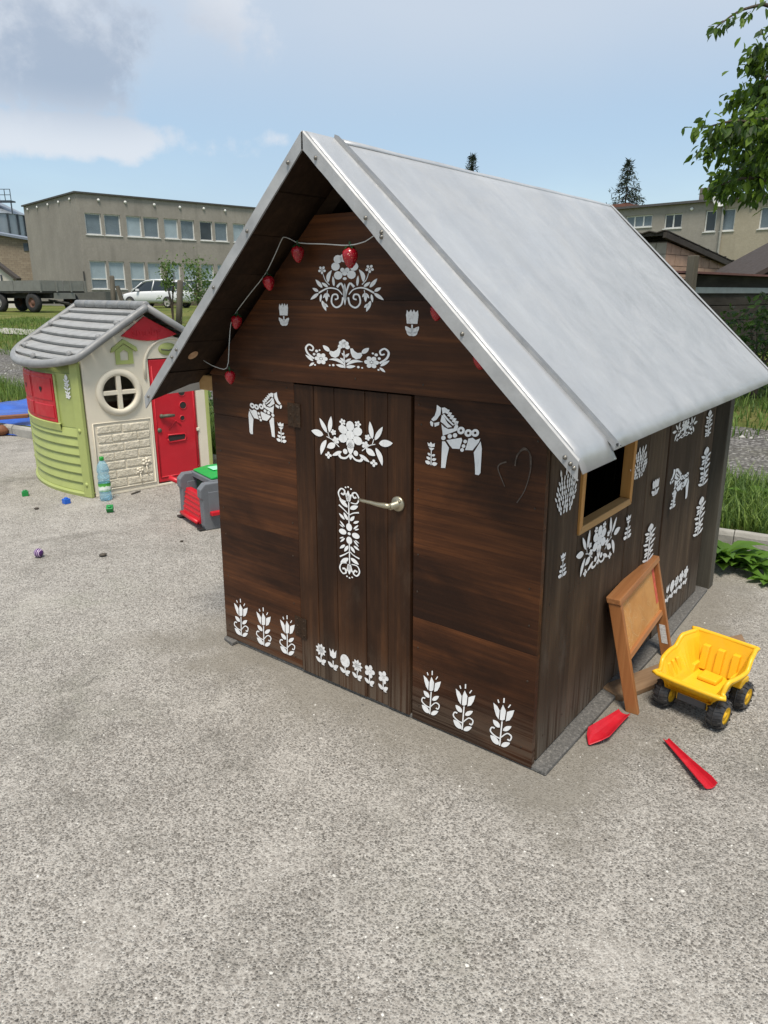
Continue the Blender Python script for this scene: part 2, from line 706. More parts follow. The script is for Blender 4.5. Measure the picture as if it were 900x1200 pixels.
k = N('road_stone')
q = k.n('ShaderNodeNewGeometry')
M_RST = k.out(k.ramp(q.outputs['Random Per Island'], [(.05, (.06, .057, .054)), (.4, (.15, .144, .14)), (.8, (.24, .232, .225)), (.97, (.46, .45, .43))]), .9)
tag(pebbles(5200, reg_road, .012, .03, lambda x, y: tz(x, y) + .016, M_RST, 'loose_gravel', 3), 'loose grey stones lying on the gravel road', 'gravel')


def reg_pad(rs):
    while True:
        y = 1.0 + 6 * rs.random() ** 1.6
        x = rs.uniform(-.75, .75) * (y + .3)
        s, n = to_sn(x, y)
        if n > -.02:
            continue
        d = np.array([x - (-0.6736), y - 2.8486])
        lx, ly = d[0] * math.cos(-.6667) + d[1] * math.sin(-.6667), -d[0] * math.sin(-.6667) + d[1] * math.cos(-.6667)
        if -.03 < lx < 1.52 and -.03 < ly < 2.0:
            continue
        return x, y


tag(pebbles(3800, reg_pad, .0016, .0042, lambda x, y: .0004, M_GRIT, 'loose_grit', 5), 'fine grit scattered over the concrete', 'grit')

# kerb along the pad
M_KERB = plain('kerb_concrete', (.30, .29, .265), .95, 0, .22, 9, .6, 90, dirt=.5, dirtc=(.12, .12, .085))
kerb = bpy.data.objects.new('kerb', None)
col.objects.link(kerb)
kerb.location = (K0[0], K0[1], 0)
kerb.rotation_euler = (0, 0, math.atan2(KD[1], KD[0]))
tag(kerb, kind='structure')
prof = [(-.075, -.1), (.0, -.1), (.0, .085), (-.012, .108), (-.03, .116), (-.05, .112), (-.075, .10)]
kb = B()
kb.prism([(y, z) for y, z in prof], 0.0015, .9985, 'x')
kmesh = kb.mesh('kerb_stone', M_KERB)
for i in range(-5, 13):
    o = inst(kmesh, 'kerb_stone', kerb, (i, rnd(-.004, .004), rnd(-.006, .006)), (0, 0, rnd(-.004, .004)))
    md = o.modifiers.new('bevel', 'BEVEL')
    md.width = .004
    md.segments = 2
# paved strip far behind on the left
M_PATH = plain('pale_path', (.36, .345, .31), .95, 0, .2, 1.2, .4, 20)
b = B()
b.strip([[(*sn(s, n), tz(*sn(s, n)) + .03) for n in (8.6, 9.1, 9.6)] for s in np.linspace(8, 50, 43)])
tag(b.build('path', M_PATH, fix=False), kind='structure')
# ================================================================== the wooden play cottage
AX, AY, YAW, CW, CD = -0.6736, 2.8486, -0.6667, 1.4313, 1.9644
RH, RK = 1.8863, 0.9263                   # ridge height, roof slope
TP, HB = 0.0193, 1.152                    # walls spread a little to the foot; foot of the gable boards
cot = thing('play_cottage', 'dark brown wooden play cottage with grey sheet metal roof and white folk stencils', 'playhouse', (AX, AY, 0), YAW)
PF = Plane((AX, AY), YAW)
PS = Plane((AX + math.cos(YAW) * (CW + 0.008), AY + math.sin(YAW) * (CW + 0.008)), YAW + math.pi / 2)


def spread(x, y, z):
    if z < HB:
        x = x + TP * (1 - z / HB) * (2 * x / CW - 1)
    return (x, y, z)


def zroof(x, drop=0.0):
    return RH - RK * abs(x - CW / 2) - drop


W_H = wood('stained_board_level', srgb(37, 20, 11), srgb(75, 43, 23), srgb(130, 78, 41), 0, srgb(92, 78, 66), rough=0.5, bump=0.22, blotch=0.8, knots=0.5, spec=.22)
W_V = wood('stained_board_upright', srgb(40, 24, 14), srgb(68, 43, 26), srgb(106, 69, 42), 2, srgb(100, 88, 76), spec=.22, rough=0.55, bump=0.3, blotch=0.7, knots=0.5, wear=0.25, wearc=srgb(92, 78, 66))
W_S = wood('weathered_stained_plank', srgb(52, 40, 31), srgb(79, 63, 49), srgb(108, 89, 70), 2, srgb(104, 96, 86), spec=.2, rough=0.65, bump=0.4, blotch=0.5, knots=0.7, wear=0.35, wearc=srgb(98, 88, 78))
W_IN = wood('raw_inner_timber', srgb(50, 36, 24), srgb(74, 54, 38), srgb(100, 76, 54), 0, rough=0.7, blotch=0.5)
W_SOF = wood('soffit_timber', srgb(34, 24, 16), srgb(54, 39, 27), srgb(80, 60, 42), 0, spec=.2, rough=0.7, blotch=0.5, knots=0.8)
W_PINE = wood('pine_frame', srgb(150, 100, 48), srgb(188, 136, 72), srgb(212, 165, 100), 2, rough=0.5, bump=0.12, blotch=0.15, knots=0.35)
W_PALE = wood('pale_pine', srgb(150, 112, 68), srgb(178, 140, 90), srgb(198, 162, 112), 1, rough=0.6, bump=0.15, blotch=0.2, knots=0.4)

# --- foot
k = N('roofing_felt')
v = k.vec()
M_FELT = k.out(k.ramp(k.noise(v, 90, 6, 0.75), [(0.3, (0.05, 0.05, 0.048)), (0.55, (0.13, 0.125, 0.118)), (0.75, (0.30, 0.29, 0.27))]), 0.9, 0, k.bump(k.noise(v, 220, 3), 0.6, 0.004))
b = B()
b.prism([(-0.025, -0.012), (0.05, -0.03), (0.05, 0.004), (CW, 0.004), (CW + 0.07, 0.0), (CW + 0.075, 1.2), (CW + 0.055, CD - 0.1), (-0.03, CD)], 0.0, 0.016, 'z')
b.build('base_mat', M_FELT, cot, bevel=0.004)
B().box(0.03, CW - 0.03, 0.05, CD - 0.05, 0.017, 0.035).build('floor_panel', W_IN, cot)


def board(name, x0, x1, z0, z1, y0, y1, m, bev=0.0009, dz=0.0):
    b = B()
    nx = 5
    rows = []
    # front face slightly cupped so that light runs over it unevenly
    b.hexa([(x0, y0, z0 + dz), (x1, y0, z0), (x1, y1, z0), (x0, y1, z0 + dz), (x0, y0, z1), (x1, y0, z1), (x1, y1, z1), (x0, y1, z1)])
    b.map(spread)
    return b.build(name, m, cot, bevel=bev)


def cut_board(name, z0, z1, y0, y1, m, drop=0.075):
    "gable board whose ends follow the roof"
    def xs(z):
        d = (RH - drop - z) / RK
        return max(CW / 2 - d, 0.0), min(CW / 2 + d, CW)
    a0, a1 = xs(z0)
    c0, c1 = xs(z1)
    zc = RH - drop - RK * CW / 2
    pts = [(a0, z0), (a1, z0)]
    if z0 < zc < z1:
        pts += [(CW, zc)]
    pts += [(c1, z1), (c0, z1)]
    if z0 < zc < z1:
        pts += [(0.0, zc)]
    B().prism(pts, y0, y1).build(name, m, cot, bevel=0.0009)


XD = [0.4535, 0.548, 0.644, 0.779, 0.874, 0.9685]
for z0, z1 in ((0.018, 0.56), (0.5603, 0.995), (0.9962, 1.1535)):
    board('wall_board', 0.0, XD[0] - 0.003, z0, z1, rnd(-.0004, .0004), 0.022, W_H)
for z0, z1 in ((0.008, 0.40), (0.4003, 0.80), (0.8003, 1.1535)):
    board('wall_board', XD[5] + 0.009, CW, z0, z1, rnd(-.0004, .0004), 0.022, W_H)
cut_board('gable_board', HB, 1.43, -0.014, 0.012, W_H)
cut_board('gable_board', 1.4304, 1.69, -0.0138, 0.012, W_H)
door = B()
door.prism([(XD[0] + .03, .2), (XD[5] - .03, .2), (XD[5] - .03, .3), (XD[0] + .15, .3), (XD[5] - .03, .85), (XD[5] - .03, .95), (XD[0] + .03, .95), (XD[0] + .03, .85), (XD[5] - .15, .85), (XD[0] + .03, .3)], .02, .035)
door = door.build('door', W_IN, cot)
for i in range(5):
    bb = B()
    z0 = 0.012 + rnd(0, 0.004)
    y0 = -0.004 + rnd(-.0012, .0012)
    bb.hexa([(XD[i] + .0012, y0, z0), (XD[i + 1] - .0012, y0, z0), (XD[i + 1] - .0012, .019, z0), (XD[i] + .0012, .019, z0),
             (XD[i] + .0012, y0, 1.146), (XD[i + 1] - .0012, y0, 1.146), (XD[i + 1] - .0012, .019, 1.146), (XD[i] + .0012, .019, 1.146)])
    bb.map(spread).build('door_plank', W_V, door, bevel=0.0022)
# handle
M_BRASS = plain('satin_brass_nickel', srgb(176, 168, 146), 0.4, 0.9, 0.06, 20)
hx, hz = PF.at(468, 590)
hb = B()
hb.lathe([(0.0, -0.0045), (0.026, -0.0045), (0.026, -0.010), (0.022, -0.014), (0.012, -0.0145), (0.011, -0.05), (0.0, -0.05)], 28, (hx, 0, hz), 'y', cap=False)
hb.tube([(hx, -0.046, hz), (hx - 0.02, -0.050, hz - .000), (hx - 0.05, -0.051, hz - .001), (hx - 0.08, -0.050, hz - .000), (hx - 0.115, -0.05, hz + .0), (hx - 0.134, -0.047, hz + .001)],
        [0.009, 0.0098, 0.0075, 0.0062, 0.0058, 0.0045], 14)
hb.lathe([(0.0, -0.0135), (0.005, -0.0135), (0.004, -0.018), (0.0, -0.0185)], 10, (hx + .012, 0, hz + .012), 'y', cap=False)
hb.build('door_handle', M_BRASS, door, smooth=True)
# hinges
M_HINGE = plain('old_brass_hinge', srgb(60, 43, 29), 0.6, 0.5, 0.3, 60, 0.3, 120, dirt=0.5)
for hz in (1.035, 0.20):
    h = B()
    x = XD[0] - 0.0012 + (TP * (1 - hz / HB) * (2 * XD[0] / CW - 1))
    h.box(x - 0.034, x - 0.004, -0.0035, 0.0, hz - .042, hz + .042)
    h.box(x + 0.004, x + 0.033, -0.0085, -0.003, hz - .042, hz + .042)
    for q in range(5):
        z0 = hz - .042 + q * .017
        h.lathe([(0.0046, z0), (0.0046, z0 + .0158)], 10, (x, -0.006, 0))
    for sx, yy in ((-0.02, -0.0035), (0.02, -0.0085)):
        for dz in (-0.03, 0.0, 0.03):
            h.lathe([(0.0045, yy), (0.003, yy - .0016)], 8, (x + sx, 0, hz + dz), 'y')
    h.build('hinge', M_HINGE, cot if False else door)

# --- side wall
WY0, WY1, WZ0, WZ1 = 0.241, 0.700, 0.722, 1.075     # window, outer edge of its frame
ys = [0.030, 0.250, 0.470, 0.690, 0.875, 1.11, 1.35, 1.57, 1.785]
ztop = zroof(CW) - 0.055
for i in range(8):
    y0, y1 = ys[i] + rnd(.0008, .003), ys[i + 1] - rnd(.0008, .003)
    if i == 3:
        y1 -= 0.003
    xo = CW + rnd(-0.003, 0.003)
    spans = [(0.02, ztop)]
    if y0 > WY0 and y1 < WY1:
        spans = [(0.02, WZ0 + 0.012), (WZ1 - 0.012, ztop)]
    for z0, z1 in spans:
        bb = B()
        sk = rnd(-.003, .003) if i not in (0, 3) else 0
        bb.hexa([(xo - .024, y0 + sk, z0), (xo, y0 + sk, z0), (xo, y1 + sk, z0), (xo - .024, y1 + sk, z0),
                 (xo - .024, y0, z1), (xo, y0, z1), (xo, y1, z1), (xo - .024, y1, z1)])
        bb.map(spread).build('side_plank', W_S, cot, bevel=0.003)
wf = bpy.data.objects.new('window_frame', None)
b = B()
t, xo, xi = 0.025, CW + 0.016, CW - 0.022
b.hexa([(xi, WY0, WZ0), (xo, WY0, WZ0), (xo, WY1, WZ0), (xi, WY1, WZ0), (xi, WY0 + .001, WZ0 + t), (xo, WY0 + t, WZ0 + t), (xo, WY1 - t, WZ0 + t), (xi, WY1 - .001, WZ0 + t)])
bpy.data.objects.remove(wf)
bot = b.build('window_frame', W_PALE, cot, bevel=0.002)
b = B().box(xi, xo - .0006, WY0 + .0006, WY0 + t, WZ0 + t * .0 + .0, WZ1)
b.v = [(x, y, (WZ0 + 0.002 + (y - WY0) * 1.0 if z < WZ0 + .01 else z)) for x, y, z in b.v]
b.build('jamb', W_PINE, bot, bevel=0.002)
b = B().box(xi, xo - .0006, WY1 - t, WY1 - .0006, WZ0, WZ1)
b.v = [(x, y, (WZ0 + 0.002 + (WY1 - y) * 1.0 if z < WZ0 + .01 else z)) for x, y, z in b.v]
b.build('jamb', W_PINE, bot, bevel=0.002)
B().box(xi, xo, WY0, WY1, WZ1 + .0006, WZ1 + t).build('head', W_PALE, bot, bevel=0.002)
# corner studs, rear post, back and left wall
B().box(CW - .075, CW - .026, 0.024, 0.075, 0.036, 1.12).build('stud', W_IN, cot)
B().box(CW - .145, CW - .10, 1.80, 1.86, 0.036, 1.08).build('stud', W_IN, cot)
b = B().box(CW - .03, CW + .034, 1.895, 1.965, 0.0, zroof(CW + .03) - .05)
b.map(spread).build('rear_post', wood('grey_weathered_post', srgb(58, 54, 46), srgb(84, 80, 70), srgb(108, 102, 90), 2, rough=0.8, blotch=0.3), cot, bevel=0.003)
for i in range(7):
    y0, y1 = 0.03 + i * .272, 0.03 + (i + 1) * .272 - .003
    B().box(0.0, 0.024, y0, y1, 0.02, ztop).map(spread).build('side_plank', W_S, cot, bevel=0.002)
for i in range(6):
    x0, x1 = 0.03 + i * .2275, 0.03 + (i + 1) * .2275 - .003
    B().prism([(x0, .02), (x1, .02), (x1, zroof(x1) - .07), (CW / 2, RH - .07) if x0 < CW / 2 < x1 else (x1, zroof(x1) - .07), (x0, zroof(x0) - .07)] if x0 < CW / 2 < x1 else
              [(x0, .02), (x1, .02), (x1, zroof(x1) - .07), (x0, zroof(x0) - .07)], 1.90, 1.925).build('back_plank', W_S, cot, bevel=0.002)
B().box(-0.088, -0.004, 0.004, 1.92, 1.083, 1.142).build('wall_plate', W_PALE, cot, bevel=0.004)

# --- roof
RO, RB = -0.193, 2.10                     # front and rear edge along the ridge
XE, XL = 1.606, -0.166                    # eaves
k = N('roof_sheet_metal')
v = k.vec((1.0, 1.7, 1.0), rand=False)
v2 = k.vec((1.2, 2.4, 1.2), rand=False)
n1 = k.noise(v, 1.7, 8, 0.62, 0.6)
n2 = k.noise(v2, 5.0, 7, 0.7, 0.5)
n3 = k.noise(k.vec((2, 2, 2), rand=False), 2.2, 9, 0.72, 0.8)
cc = k.ramp(k.math('ADD', k.math('MULTIPLY', n1, .55), k.math('MULTIPLY', n2, .45)), [(0.25, (0.42, 0.427, 0.438)), (0.50, (0.495, 0.502, 0.512)), (0.72, (0.58, 0.585, 0.59))])
cc = k.mix(k.rng(n3, .56, .75, 0, .30), cc, (0.36, 0.36, 0.36))
M_ROOF = k.out(cc, k.rng(n3, .3, .75, .34, .6), 0.5, k.bump(k.math('ADD', k.noise(v, 2.4, 3), k.math('MULTIPLY', k.noise(k.vec((1, 1, 1), rand=False), 5.5, 3, .5, .6), .6)), 0.22, 0.025), 0.5)
k = N('galvanised_trim')
v = k.vec((1, 1, 1), rand=True)
cc = k.ramp(k.noise(v, 9, 8, .65), [(0.3, (0.33, 0.335, 0.34)), (0.55, (0.42, 0.425, 0.43)), (0.8, (0.52, 0.52, 0.515))])
M_TRIM = k.out(cc, k.rng(k.noise(v, 14, 5), .3, .7, .55, .68), 0.35, k.bump(k.noise(v, 40, 3), .06, .003))
M_SEAM = plain('seam_shade_metal', (.24, .245, .25), .5, .5, .15, 20)  # darker than the roof sheets: the seam's shadow line put into the colour
M_SCREW = plain('screw_steel', (0.20, 0.19, 0.17), 0.4, 0.8, 0.2, 40)

roof_r = B()
rows = []
ny, nx = 44, 26
for i in range(ny + 1):
    y = -0.052 + (RB + 0.052) * i / ny
    row = []
    for j in range(nx + 1):
        t = j / nx
        x = CW / 2 + 0.002 + (XE - CW / 2) * t
        z = zroof(x)
        wob = 0.0035 * math.sin(y * 5.1 + t * 2.0) * math.sin(math.pi * t) + 0.003 * math.sin(y * 2.3 + 1.1) * t + 0.004 * math.sin(t * 6 + y)
        lip = -0.010 * max(0, (t - 0.965) / 0.035) ** 2
        row.append((x, y + 0.085 * t * (1 - i / ny), z + wob * 0.7 + lip))
    rows.append(row)
roof_r.strip(rows)
roof_r = roof_r.build('roof_sheet', M_ROOF, cot, smooth=True, solid=0.003)
# front strip between trim and seam
b = B()
rows = []
for i in range(7):
    y = RO + 0.012 + (0.145 - 0.012) * i / 6
    rows.append([(CW / 2 + .002 + (XE + .008 - CW / 2) * t, y + 0.085 * t * (i / 6.0), zroof(CW / 2 + (XE + .008 - CW / 2) * t) + .004 - (0.03 * max(0, (t - .97) / .03) ** 2)) for t in [j / 30 for j in range(31)]])
b.strip(rows)
b.build('flashing_strip', M_ROOF, roof_r, smooth=True, solid=0.002)
# standing seam, folded twice
for dy, w, hgt in ((0.0, 0.013, 0.015), (0.022, 0.010, 0.006)):
    b = B()
    rows = []
    for i in range(31):
        t = i / 30
        x = CW / 2 + .004 + (XE + .004 - CW / 2) * t
        y = -0.052 + dy + 0.09 * t + 0.004 * math.sin(t * 9)
        z = zroof(x) + 0.002
        rows.append([(x, y - w, z), (x, y - w * .7, z + hgt), (x, y + w * .7, z + hgt * .9), (x, y + w, z)])
    b.strip(rows)
    b.build('seam', M_SEAM, roof_r, smooth=False, solid=0.0015)
# left slope
b = B()
rows = []
for i in range(21):
    y = RO + 0.012 + (RB - RO - .012) * i / 20
    rows.append([(CW / 2 - .002 - (CW / 2 - XL) * t, y, zroof(CW / 2 - (CW / 2 - XL) * t) + .003 * math.sin(y * 4 + t * 3) * math.sin(math.pi * t)) for t in [j / 14 for j in range(15)]])
b.strip(rows)
b.build('roof_sheet', M_ROOF, cot, smooth=True, solid=0.003)
# timber decking under both slopes
drop0, drop1 = 0.006, 0.030
for s in (-1, 1):
    end = (XE - 0.02) if s > 0 else (XL + 0.012)
    n = 7
    for i in range(n):
        t0, t1 = i / n, (i + 1) / n - 0.004
        x0 = CW / 2 + (end - CW / 2) * t0
        x1 = CW / 2 + (end - CW / 2) * t1
        b = B()
        if s < 0 and i == n - 1:                       # live edge on the lowest board
            ny = 16
            up, lo = [], []
            for q in range(ny + 1):
                y = RO + .016 + (RB - RO - .03) * q / ny
                wv = 0.018 * math.sin(q * 1.9) + 0.012 * math.sin(q * 4.1)
                xx = x1 + (0.05 if q in (1,) else 0.075 if q > 1 else 0.0) + wv
                up.append(y)
                lo.append(xx)
            b.strip([[(x0, y, zroof(x0, drop0)) for y in up], [(xx, y, zroof(xx, drop0)) for xx, y in zip(lo, up)],
                     [(xx, y, zroof(xx, drop1)) for xx, y in zip(lo, up)], [(x0, y, zroof(x0, drop1)) for y in up]])
        else:
            dd = drop1 + rnd(-.002, .002)
            y0, y1 = RO + .016, RB - .014
            b.hexa([(x0, y0, zroof(x0, dd)), (x1, y0, zroof(x1, dd)), (x1, y1, zroof(x1, dd)), (x0, y1, zroof(x0, dd)),
                    (x0, y0, zroof(x0, drop0)), (x1, y0, zroof(x1, drop0)), (x1, y1, zroof(x1, drop0)), (x0, y1, zroof(x0, drop0))])
        b.build('deck_board', W_SOF, cot)
# a pale knot on the underside of the left slope
kx = 0.0
# rafters at the front wall and the rear
for y in (0.03, 1.86):
    for s in (-1, 1):
        xe = CW / 2 + s * (CW / 2 - .02)
        b = B().hexa([(CW / 2, y, zroof(CW / 2, .10)), (CW / 2, y + .05, zroof(CW / 2, .10)), (xe, y + .05, zroof(xe, .10)), (xe, y, zroof(xe, .10)),
                      (CW / 2, y, zroof(CW / 2, .034)), (CW / 2, y + .05, zroof(CW / 2, .034)), (xe, y + .05, zroof(xe, .034)), (xe, y, zroof(xe, .034))])
        b.build('rafter', W_SOF, cot)
# ridge beam seen under the gable
B().box(CW / 2 - .03, CW / 2 + .03, 0.03, RB - .03, RH - .125, RH - .045).build('ridge_beam', W_SOF, cot, bevel=.004)


def rake(x0, x1, yf, hgt, flange, lap=0.0):
    "folded edge trim along a slope from x0 to x1"
    b = B()
    rows = []
    n = 16
    for i in range(n + 1):
        x = x0 + (x1 - x0) * i / n
        wob = 0.0012 * math.sin(i * 1.7)
        z = zroof(x) + .007 + lap
        rows.append([(x, yf + .006, z - hgt + .001), (x, yf + wob, z - hgt), (x, yf + wob * .4, z - .004), (x, yf + .004, z), (x, yf + flange, z - .001)])
    b.strip(rows)
    return b.build('edge_trim', M_TRIM, cot, solid=0.0016)


YF = RO - 0.003
tr = [rake(CW / 2 - .003, XL - .004, YF, 0.050, 0.03), rake(CW / 2 + .004, 1.02, YF, 0.050, 0.011), rake(0.985, XE + .004, YF - .002, 0.052, 0.011, 0.0012)]
# bottom return of the right trim: curled lip
b = B()
rows = []
for i in range(6):
    y = YF - .002 + 0.125 * i / 5
    rows.append([(XE + .004 + .016 * math.sin(a) , y + .03 * i / 5, zroof(XE) - .006 - .020 * (1 - math.cos(a)) * .8) for a in [q / 8 * 1.6 for q in range(9)]])
b.strip(rows)
del b
sb = B()
sb.lathe([(0.0, -.0052), (0.0032, -.0048), (0.0042, -.0024), (0.0058, -.002), (0.0058, 0.0)], 10, (0, 0, 0), 'y', cap=False)
screw = sb.mesh('screw', M_SCREW, True)
for par, xs_ in ((tr[0], [0.66, 0.47, 0.29, 0.06, 0.03, -0.14]), (tr[1], [0.77, 0.95]), (tr[2], [1.005, 1.005, 1.27, 1.575, 1.60, 1.59])):
    for q, x in enumerate(xs_):
        dz = -0.022 + (0.012 if (q % 2 and x in (1.005, 1.60)) else 0)
        inst(screw, 'screw', par, (x, YF - .003, zroof(x) + dz))
# rear trim
for s in (-1, 1):
    xe = (XE + .004) if s > 0 else (XL - .004)
    b = B()
    rows = []
    for i in range(9):
        x = CW / 2 + s * .003 + (xe - CW / 2) * i / 8
        z = zroof(x) + .006
        rows.append([(x, RB - .03, z + .002), (x, RB + .003, z + .001), (x, RB + .005, z - .045)])
    b.strip(rows)
    b.build('edge_trim', M_TRIM, cot, solid=0.0016)
b = B()
rows = []
for i in range(25):
    y = -0.03 + (RB + .03) * i / 24
    w_ = 0.012
    rows.append([(CW / 2 - w_, y, zroof(CW / 2 - w_) + .004), (CW / 2, y, RH + .0065 + .001 * math.sin(i * 1.3)), (CW / 2 + w_, y, zroof(CW / 2 + w_) + .004)])
b.strip(rows)
b.build('ridge_cap', M_ROOF, cot, solid=0.0015, smooth=True)

M_NAIL = plain('rusty_nail', (.05, .035, .025), .6, .4, .3, 40)
nm = B().lathe([(0, -.0012), (.0028, -.0010), (.0034, 0)], 8, ax='y', cap=False).mesh('nail_head', M_NAIL)
for x in (.03, .42, 1.0, 1.40):
    for z in (.07, .30, .50, .62, .86, 1.06, 1.12):
        inst(nm, 'nail_head', cot, spread(x + rnd(-.006, .006), -.0008, z + rnd(-.012, .012)))
for x in (.12, .36, .75, 1.02, 1.3):
    inst(nm, 'nail_head', cot, (x, -.0146, 1.18 + rnd(-.008, .008)))
nm2 = B().lathe([(0, .0012), (.0028, .0010), (.0034, 0)], 8, ax='x', cap=False).mesh('nail_head', M_NAIL)
for i in range(8):
    for z in (.10, .55):
        for dy in (.04, -.04):
            y = (ys[i] if dy > 0 else ys[i + 1]) + dy
            q = spread(CW, y, z + rnd(-.01, .01))
            inst(nm2, 'nail_head', cot, (q[0] + .0028, q[1], q[2]))
# ------------------------------------------------------------------ white folk stencils
k = N('white_stencil_paint')
v = k.vec((1, 1, 1))
wv = k.noise(k.vec((1, 1, .15)), 90, 5, .7)
M_STEN = k.out(k.mix(k.rng(wv, .56, .78, 0, .5), k.ramp(k.noise(v, 30, 5), [(.3, (.78, .79, .80)), (.6, (.88, .88, .88))]), (.40, .36, .33)), .6, 0)
k = N('worn_stencil_paint')
v = k.vec((1, 1, 1))
M_STEN2 = k.out(k.mix(k.rng(k.noise(v, 70, 6, .7), .48, .74, 0, .6), (.80, .80, .80), (.24, .20, .17)), .65, 0)
M_CHALK = plain('chalk_line', (0.095, 0.072, 0.058), 0.9, 0, .5, 90)


def petal(a, b, w, n=9, skew=0.0):
    "leaf or petal from a to b, w wide, widest past the middle; skew bends it"
    ax, ay = a
    dx, dy = b[0] - ax, b[1] - ay
    L = math.hypot(dx, dy) or 1
    ux, uy = dx / L, dy / L
    nx_, ny_ = -uy, ux
    up, dn = [], []
    for i in range(n + 1):
        t = i / n
        p = math.sin(math.pi * t ** 0.85) ** 0.8 * w / 2 if 0 < t < 1 else 0.0
        c = skew * L * math.sin(math.pi * t)
        up.append((ax + dx * t + nx_ * (c + p), ay + dy * t + ny_ * (c + p)))
        if 0 < i < n:
            dn.append((ax + dx * t + nx_ * (c - p), ay + dy * t + ny_ * (c - p)))
    return [up + dn[::-1]]


def circ(c, r, r2=None, n=14, rot=0.0):
    r2 = r2 or r
    cr, sr = math.cos(rot), math.sin(rot)
    return [[(c[0] + cr * r * math.cos(a) - sr * r2 * math.sin(a), c[1] + sr * r * math.cos(a) + cr * r2 * math.sin(a)) for a in [2 * math.pi * i / n for i in range(n)]]]


def ring(c, r, ri, n=14):
    o = []
    for i in range(n):
        a, b_ = 2 * math.pi * i / n, 2 * math.pi * (i + 1) / n
        o.append([(c[0] + r * math.cos(a), c[1] + r * math.sin(a)), (c[0] + r * math.cos(b_), c[1] + r * math.sin(b_)),
                  (c[0] + ri * math.cos(b_), c[1] + ri * math.sin(b_)), (c[0] + ri * math.cos(a), c[1] + ri * math.sin(a))])
    return o


def smooth_pts(p, n=4):
    o = []
    for i in range(len(p) - 1):
        p0, p1, p2, p3 = p[max(i - 1, 0)], p[i], p[i + 1], p[min(i + 2, len(p) - 1)]
        for q in range(n):
            t = q / n
            o.append(tuple(0.5 * ((2 * p1[d]) + (-p0[d] + p2[d]) * t + (2 * p0[d] - 5 * p1[d] + 4 * p2[d] - p3[d]) * t * t + (-p0[d] + 3 * p1[d] - 3 * p2[d] + p3[d]) * t ** 3) for d in range(len(p1))))
    o.append(p[-1])
    return o


def stroke(p, w0, w1=None, n=4):
    w1 = w0 if w1 is None else w1
    q = smooth_pts(p, n)
    o = []
    L, Rr = [], []
    for i, c in enumerate(q):
        a, b_ = q[max(i - 1, 0)], q[min(i + 1, len(q) - 1)]
        dx, dy = b_[0] - a[0], b_[1] - a[1]
        l_ = math.hypot(dx, dy) or 1
        w = (w0 + (w1 - w0) * i / (len(q) - 1)) / 2
        L.append((c[0] - dy / l_ * w, c[1] + dx / l_ * w))
        Rr.append((c[0] + dy / l_ * w, c[1] - dx / l_ * w))
    for i in range(len(q) - 1):
        o.append([L[i], L[i + 1], Rr[i + 1], Rr[i]])
    return o


def rosette(c, r, n, pr, core=0.0, ph=0.0):
    o = []
    for i in range(n):
        a = ph + 2 * math.pi * i / n
        o += circ((c[0] + r * math.cos(a), c[1] + r * math.sin(a)), pr, pr * .86, 10, a)
    if core:
        o += circ(c, core)
    return o


def mirror(ps, cx):
    return ps + [[(2 * cx - x, y) for x, y in p][::-1] for p in ps]


def vmirror(ps, cy):
    return ps + [[(x, 2 * cy - y) for x, y in p][::-1] for p in ps]


def o_bouquet():
    h = petal((648, 440), (738, 505), 34) + petal((652, 428), (714, 393), 32) + petal((612, 396), (682, 312), 36) + petal((560, 388), (624, 343), 30)
    h += stroke([(430, 455), (475, 408), (560, 396), (652, 440)], 9, 16) + stroke([(548, 366), (585, 325), (606, 268)], 9, 5)
    h += rosette((615, 230), 24, 5, 15, 8, .3) + petal((562, 350), (520, 228), 40, skew=.12) + petal((505, 384), (515, 282), 26)
    h += stroke([(424, 480), (440, 545), (490, 572), (530, 530), (520, 462), (480, 455), (472, 490), (500, 500)], 16, 14)
    h += petal((575, 440), (548, 480), 22) + petal((577, 440), (612, 490), 24) + petal((577, 440), (578, 525), 30) + stroke([(567, 415), (573, 445)], 7)
    h += petal((628, 448), (640, 528), 24) + petal((625, 505), (582, 612), 36) + petal((610, 535), (562, 572), 28)
    h += stroke([(397, 500), (412, 420), (440, 355), (478, 388)], 10, 22)
    o = mirror(h, 400)
    o += petal((393, 345), (393, 562), 34) + petal((393, 520), (393, 350), 26)
    for (x, y) in ((335, 138), (312, 202), (335, 282), (455, 278), (478, 207), (440, 140), (392, 128)):
        o += circ((x, y), 43, 41, 12)
    o += circ((395, 262), 26) + circ((395, 312), 20, 14) + circ((375, 235), 22) + circ((418, 235), 22)
    return o


def o_birds():
    h = rosette((625, 1028), 38, 6, 27, 12) + stroke([(692, 1032), (748, 985), (768, 925), (735, 888), (697, 915), (706, 948), (735, 940)], 20, 14)
    h += petal((696, 1062), (778, 995), 30) + petal((690, 1072), (742, 1118), 26)
    for x, y, r in ((665, 952, 16), (690, 986, 14), (637, 940, 10), (512, 1086, 13), (545, 1090, 9), (684, 1098, 10)):
        h += circ((x, y), r)
    h += [[(438, 900), (462, 898), (478, 925), (508, 945), (545, 938), (552, 968), (532, 1002), (492, 1015), (458, 990), (443, 950)]]
    h += petal((540, 950), (608, 885), 46) + petal((400, 1096), (492, 1078), 34) + petal((398, 1082), (562, 1030), 34, skew=-.16) + petal((392, 1050), (452, 1003), 30) + petal((390, 1000), (436, 952), 26)
    o = mirror(h, 400)
    o += stroke([(392, 1105), (388, 1000), (386, 930)], 12, 10)
    for x, y in ((355, 890), (365, 855), (385, 840), (408, 858), (418, 892), (385, 880)):
        o += circ((x, y), 24)
    return o


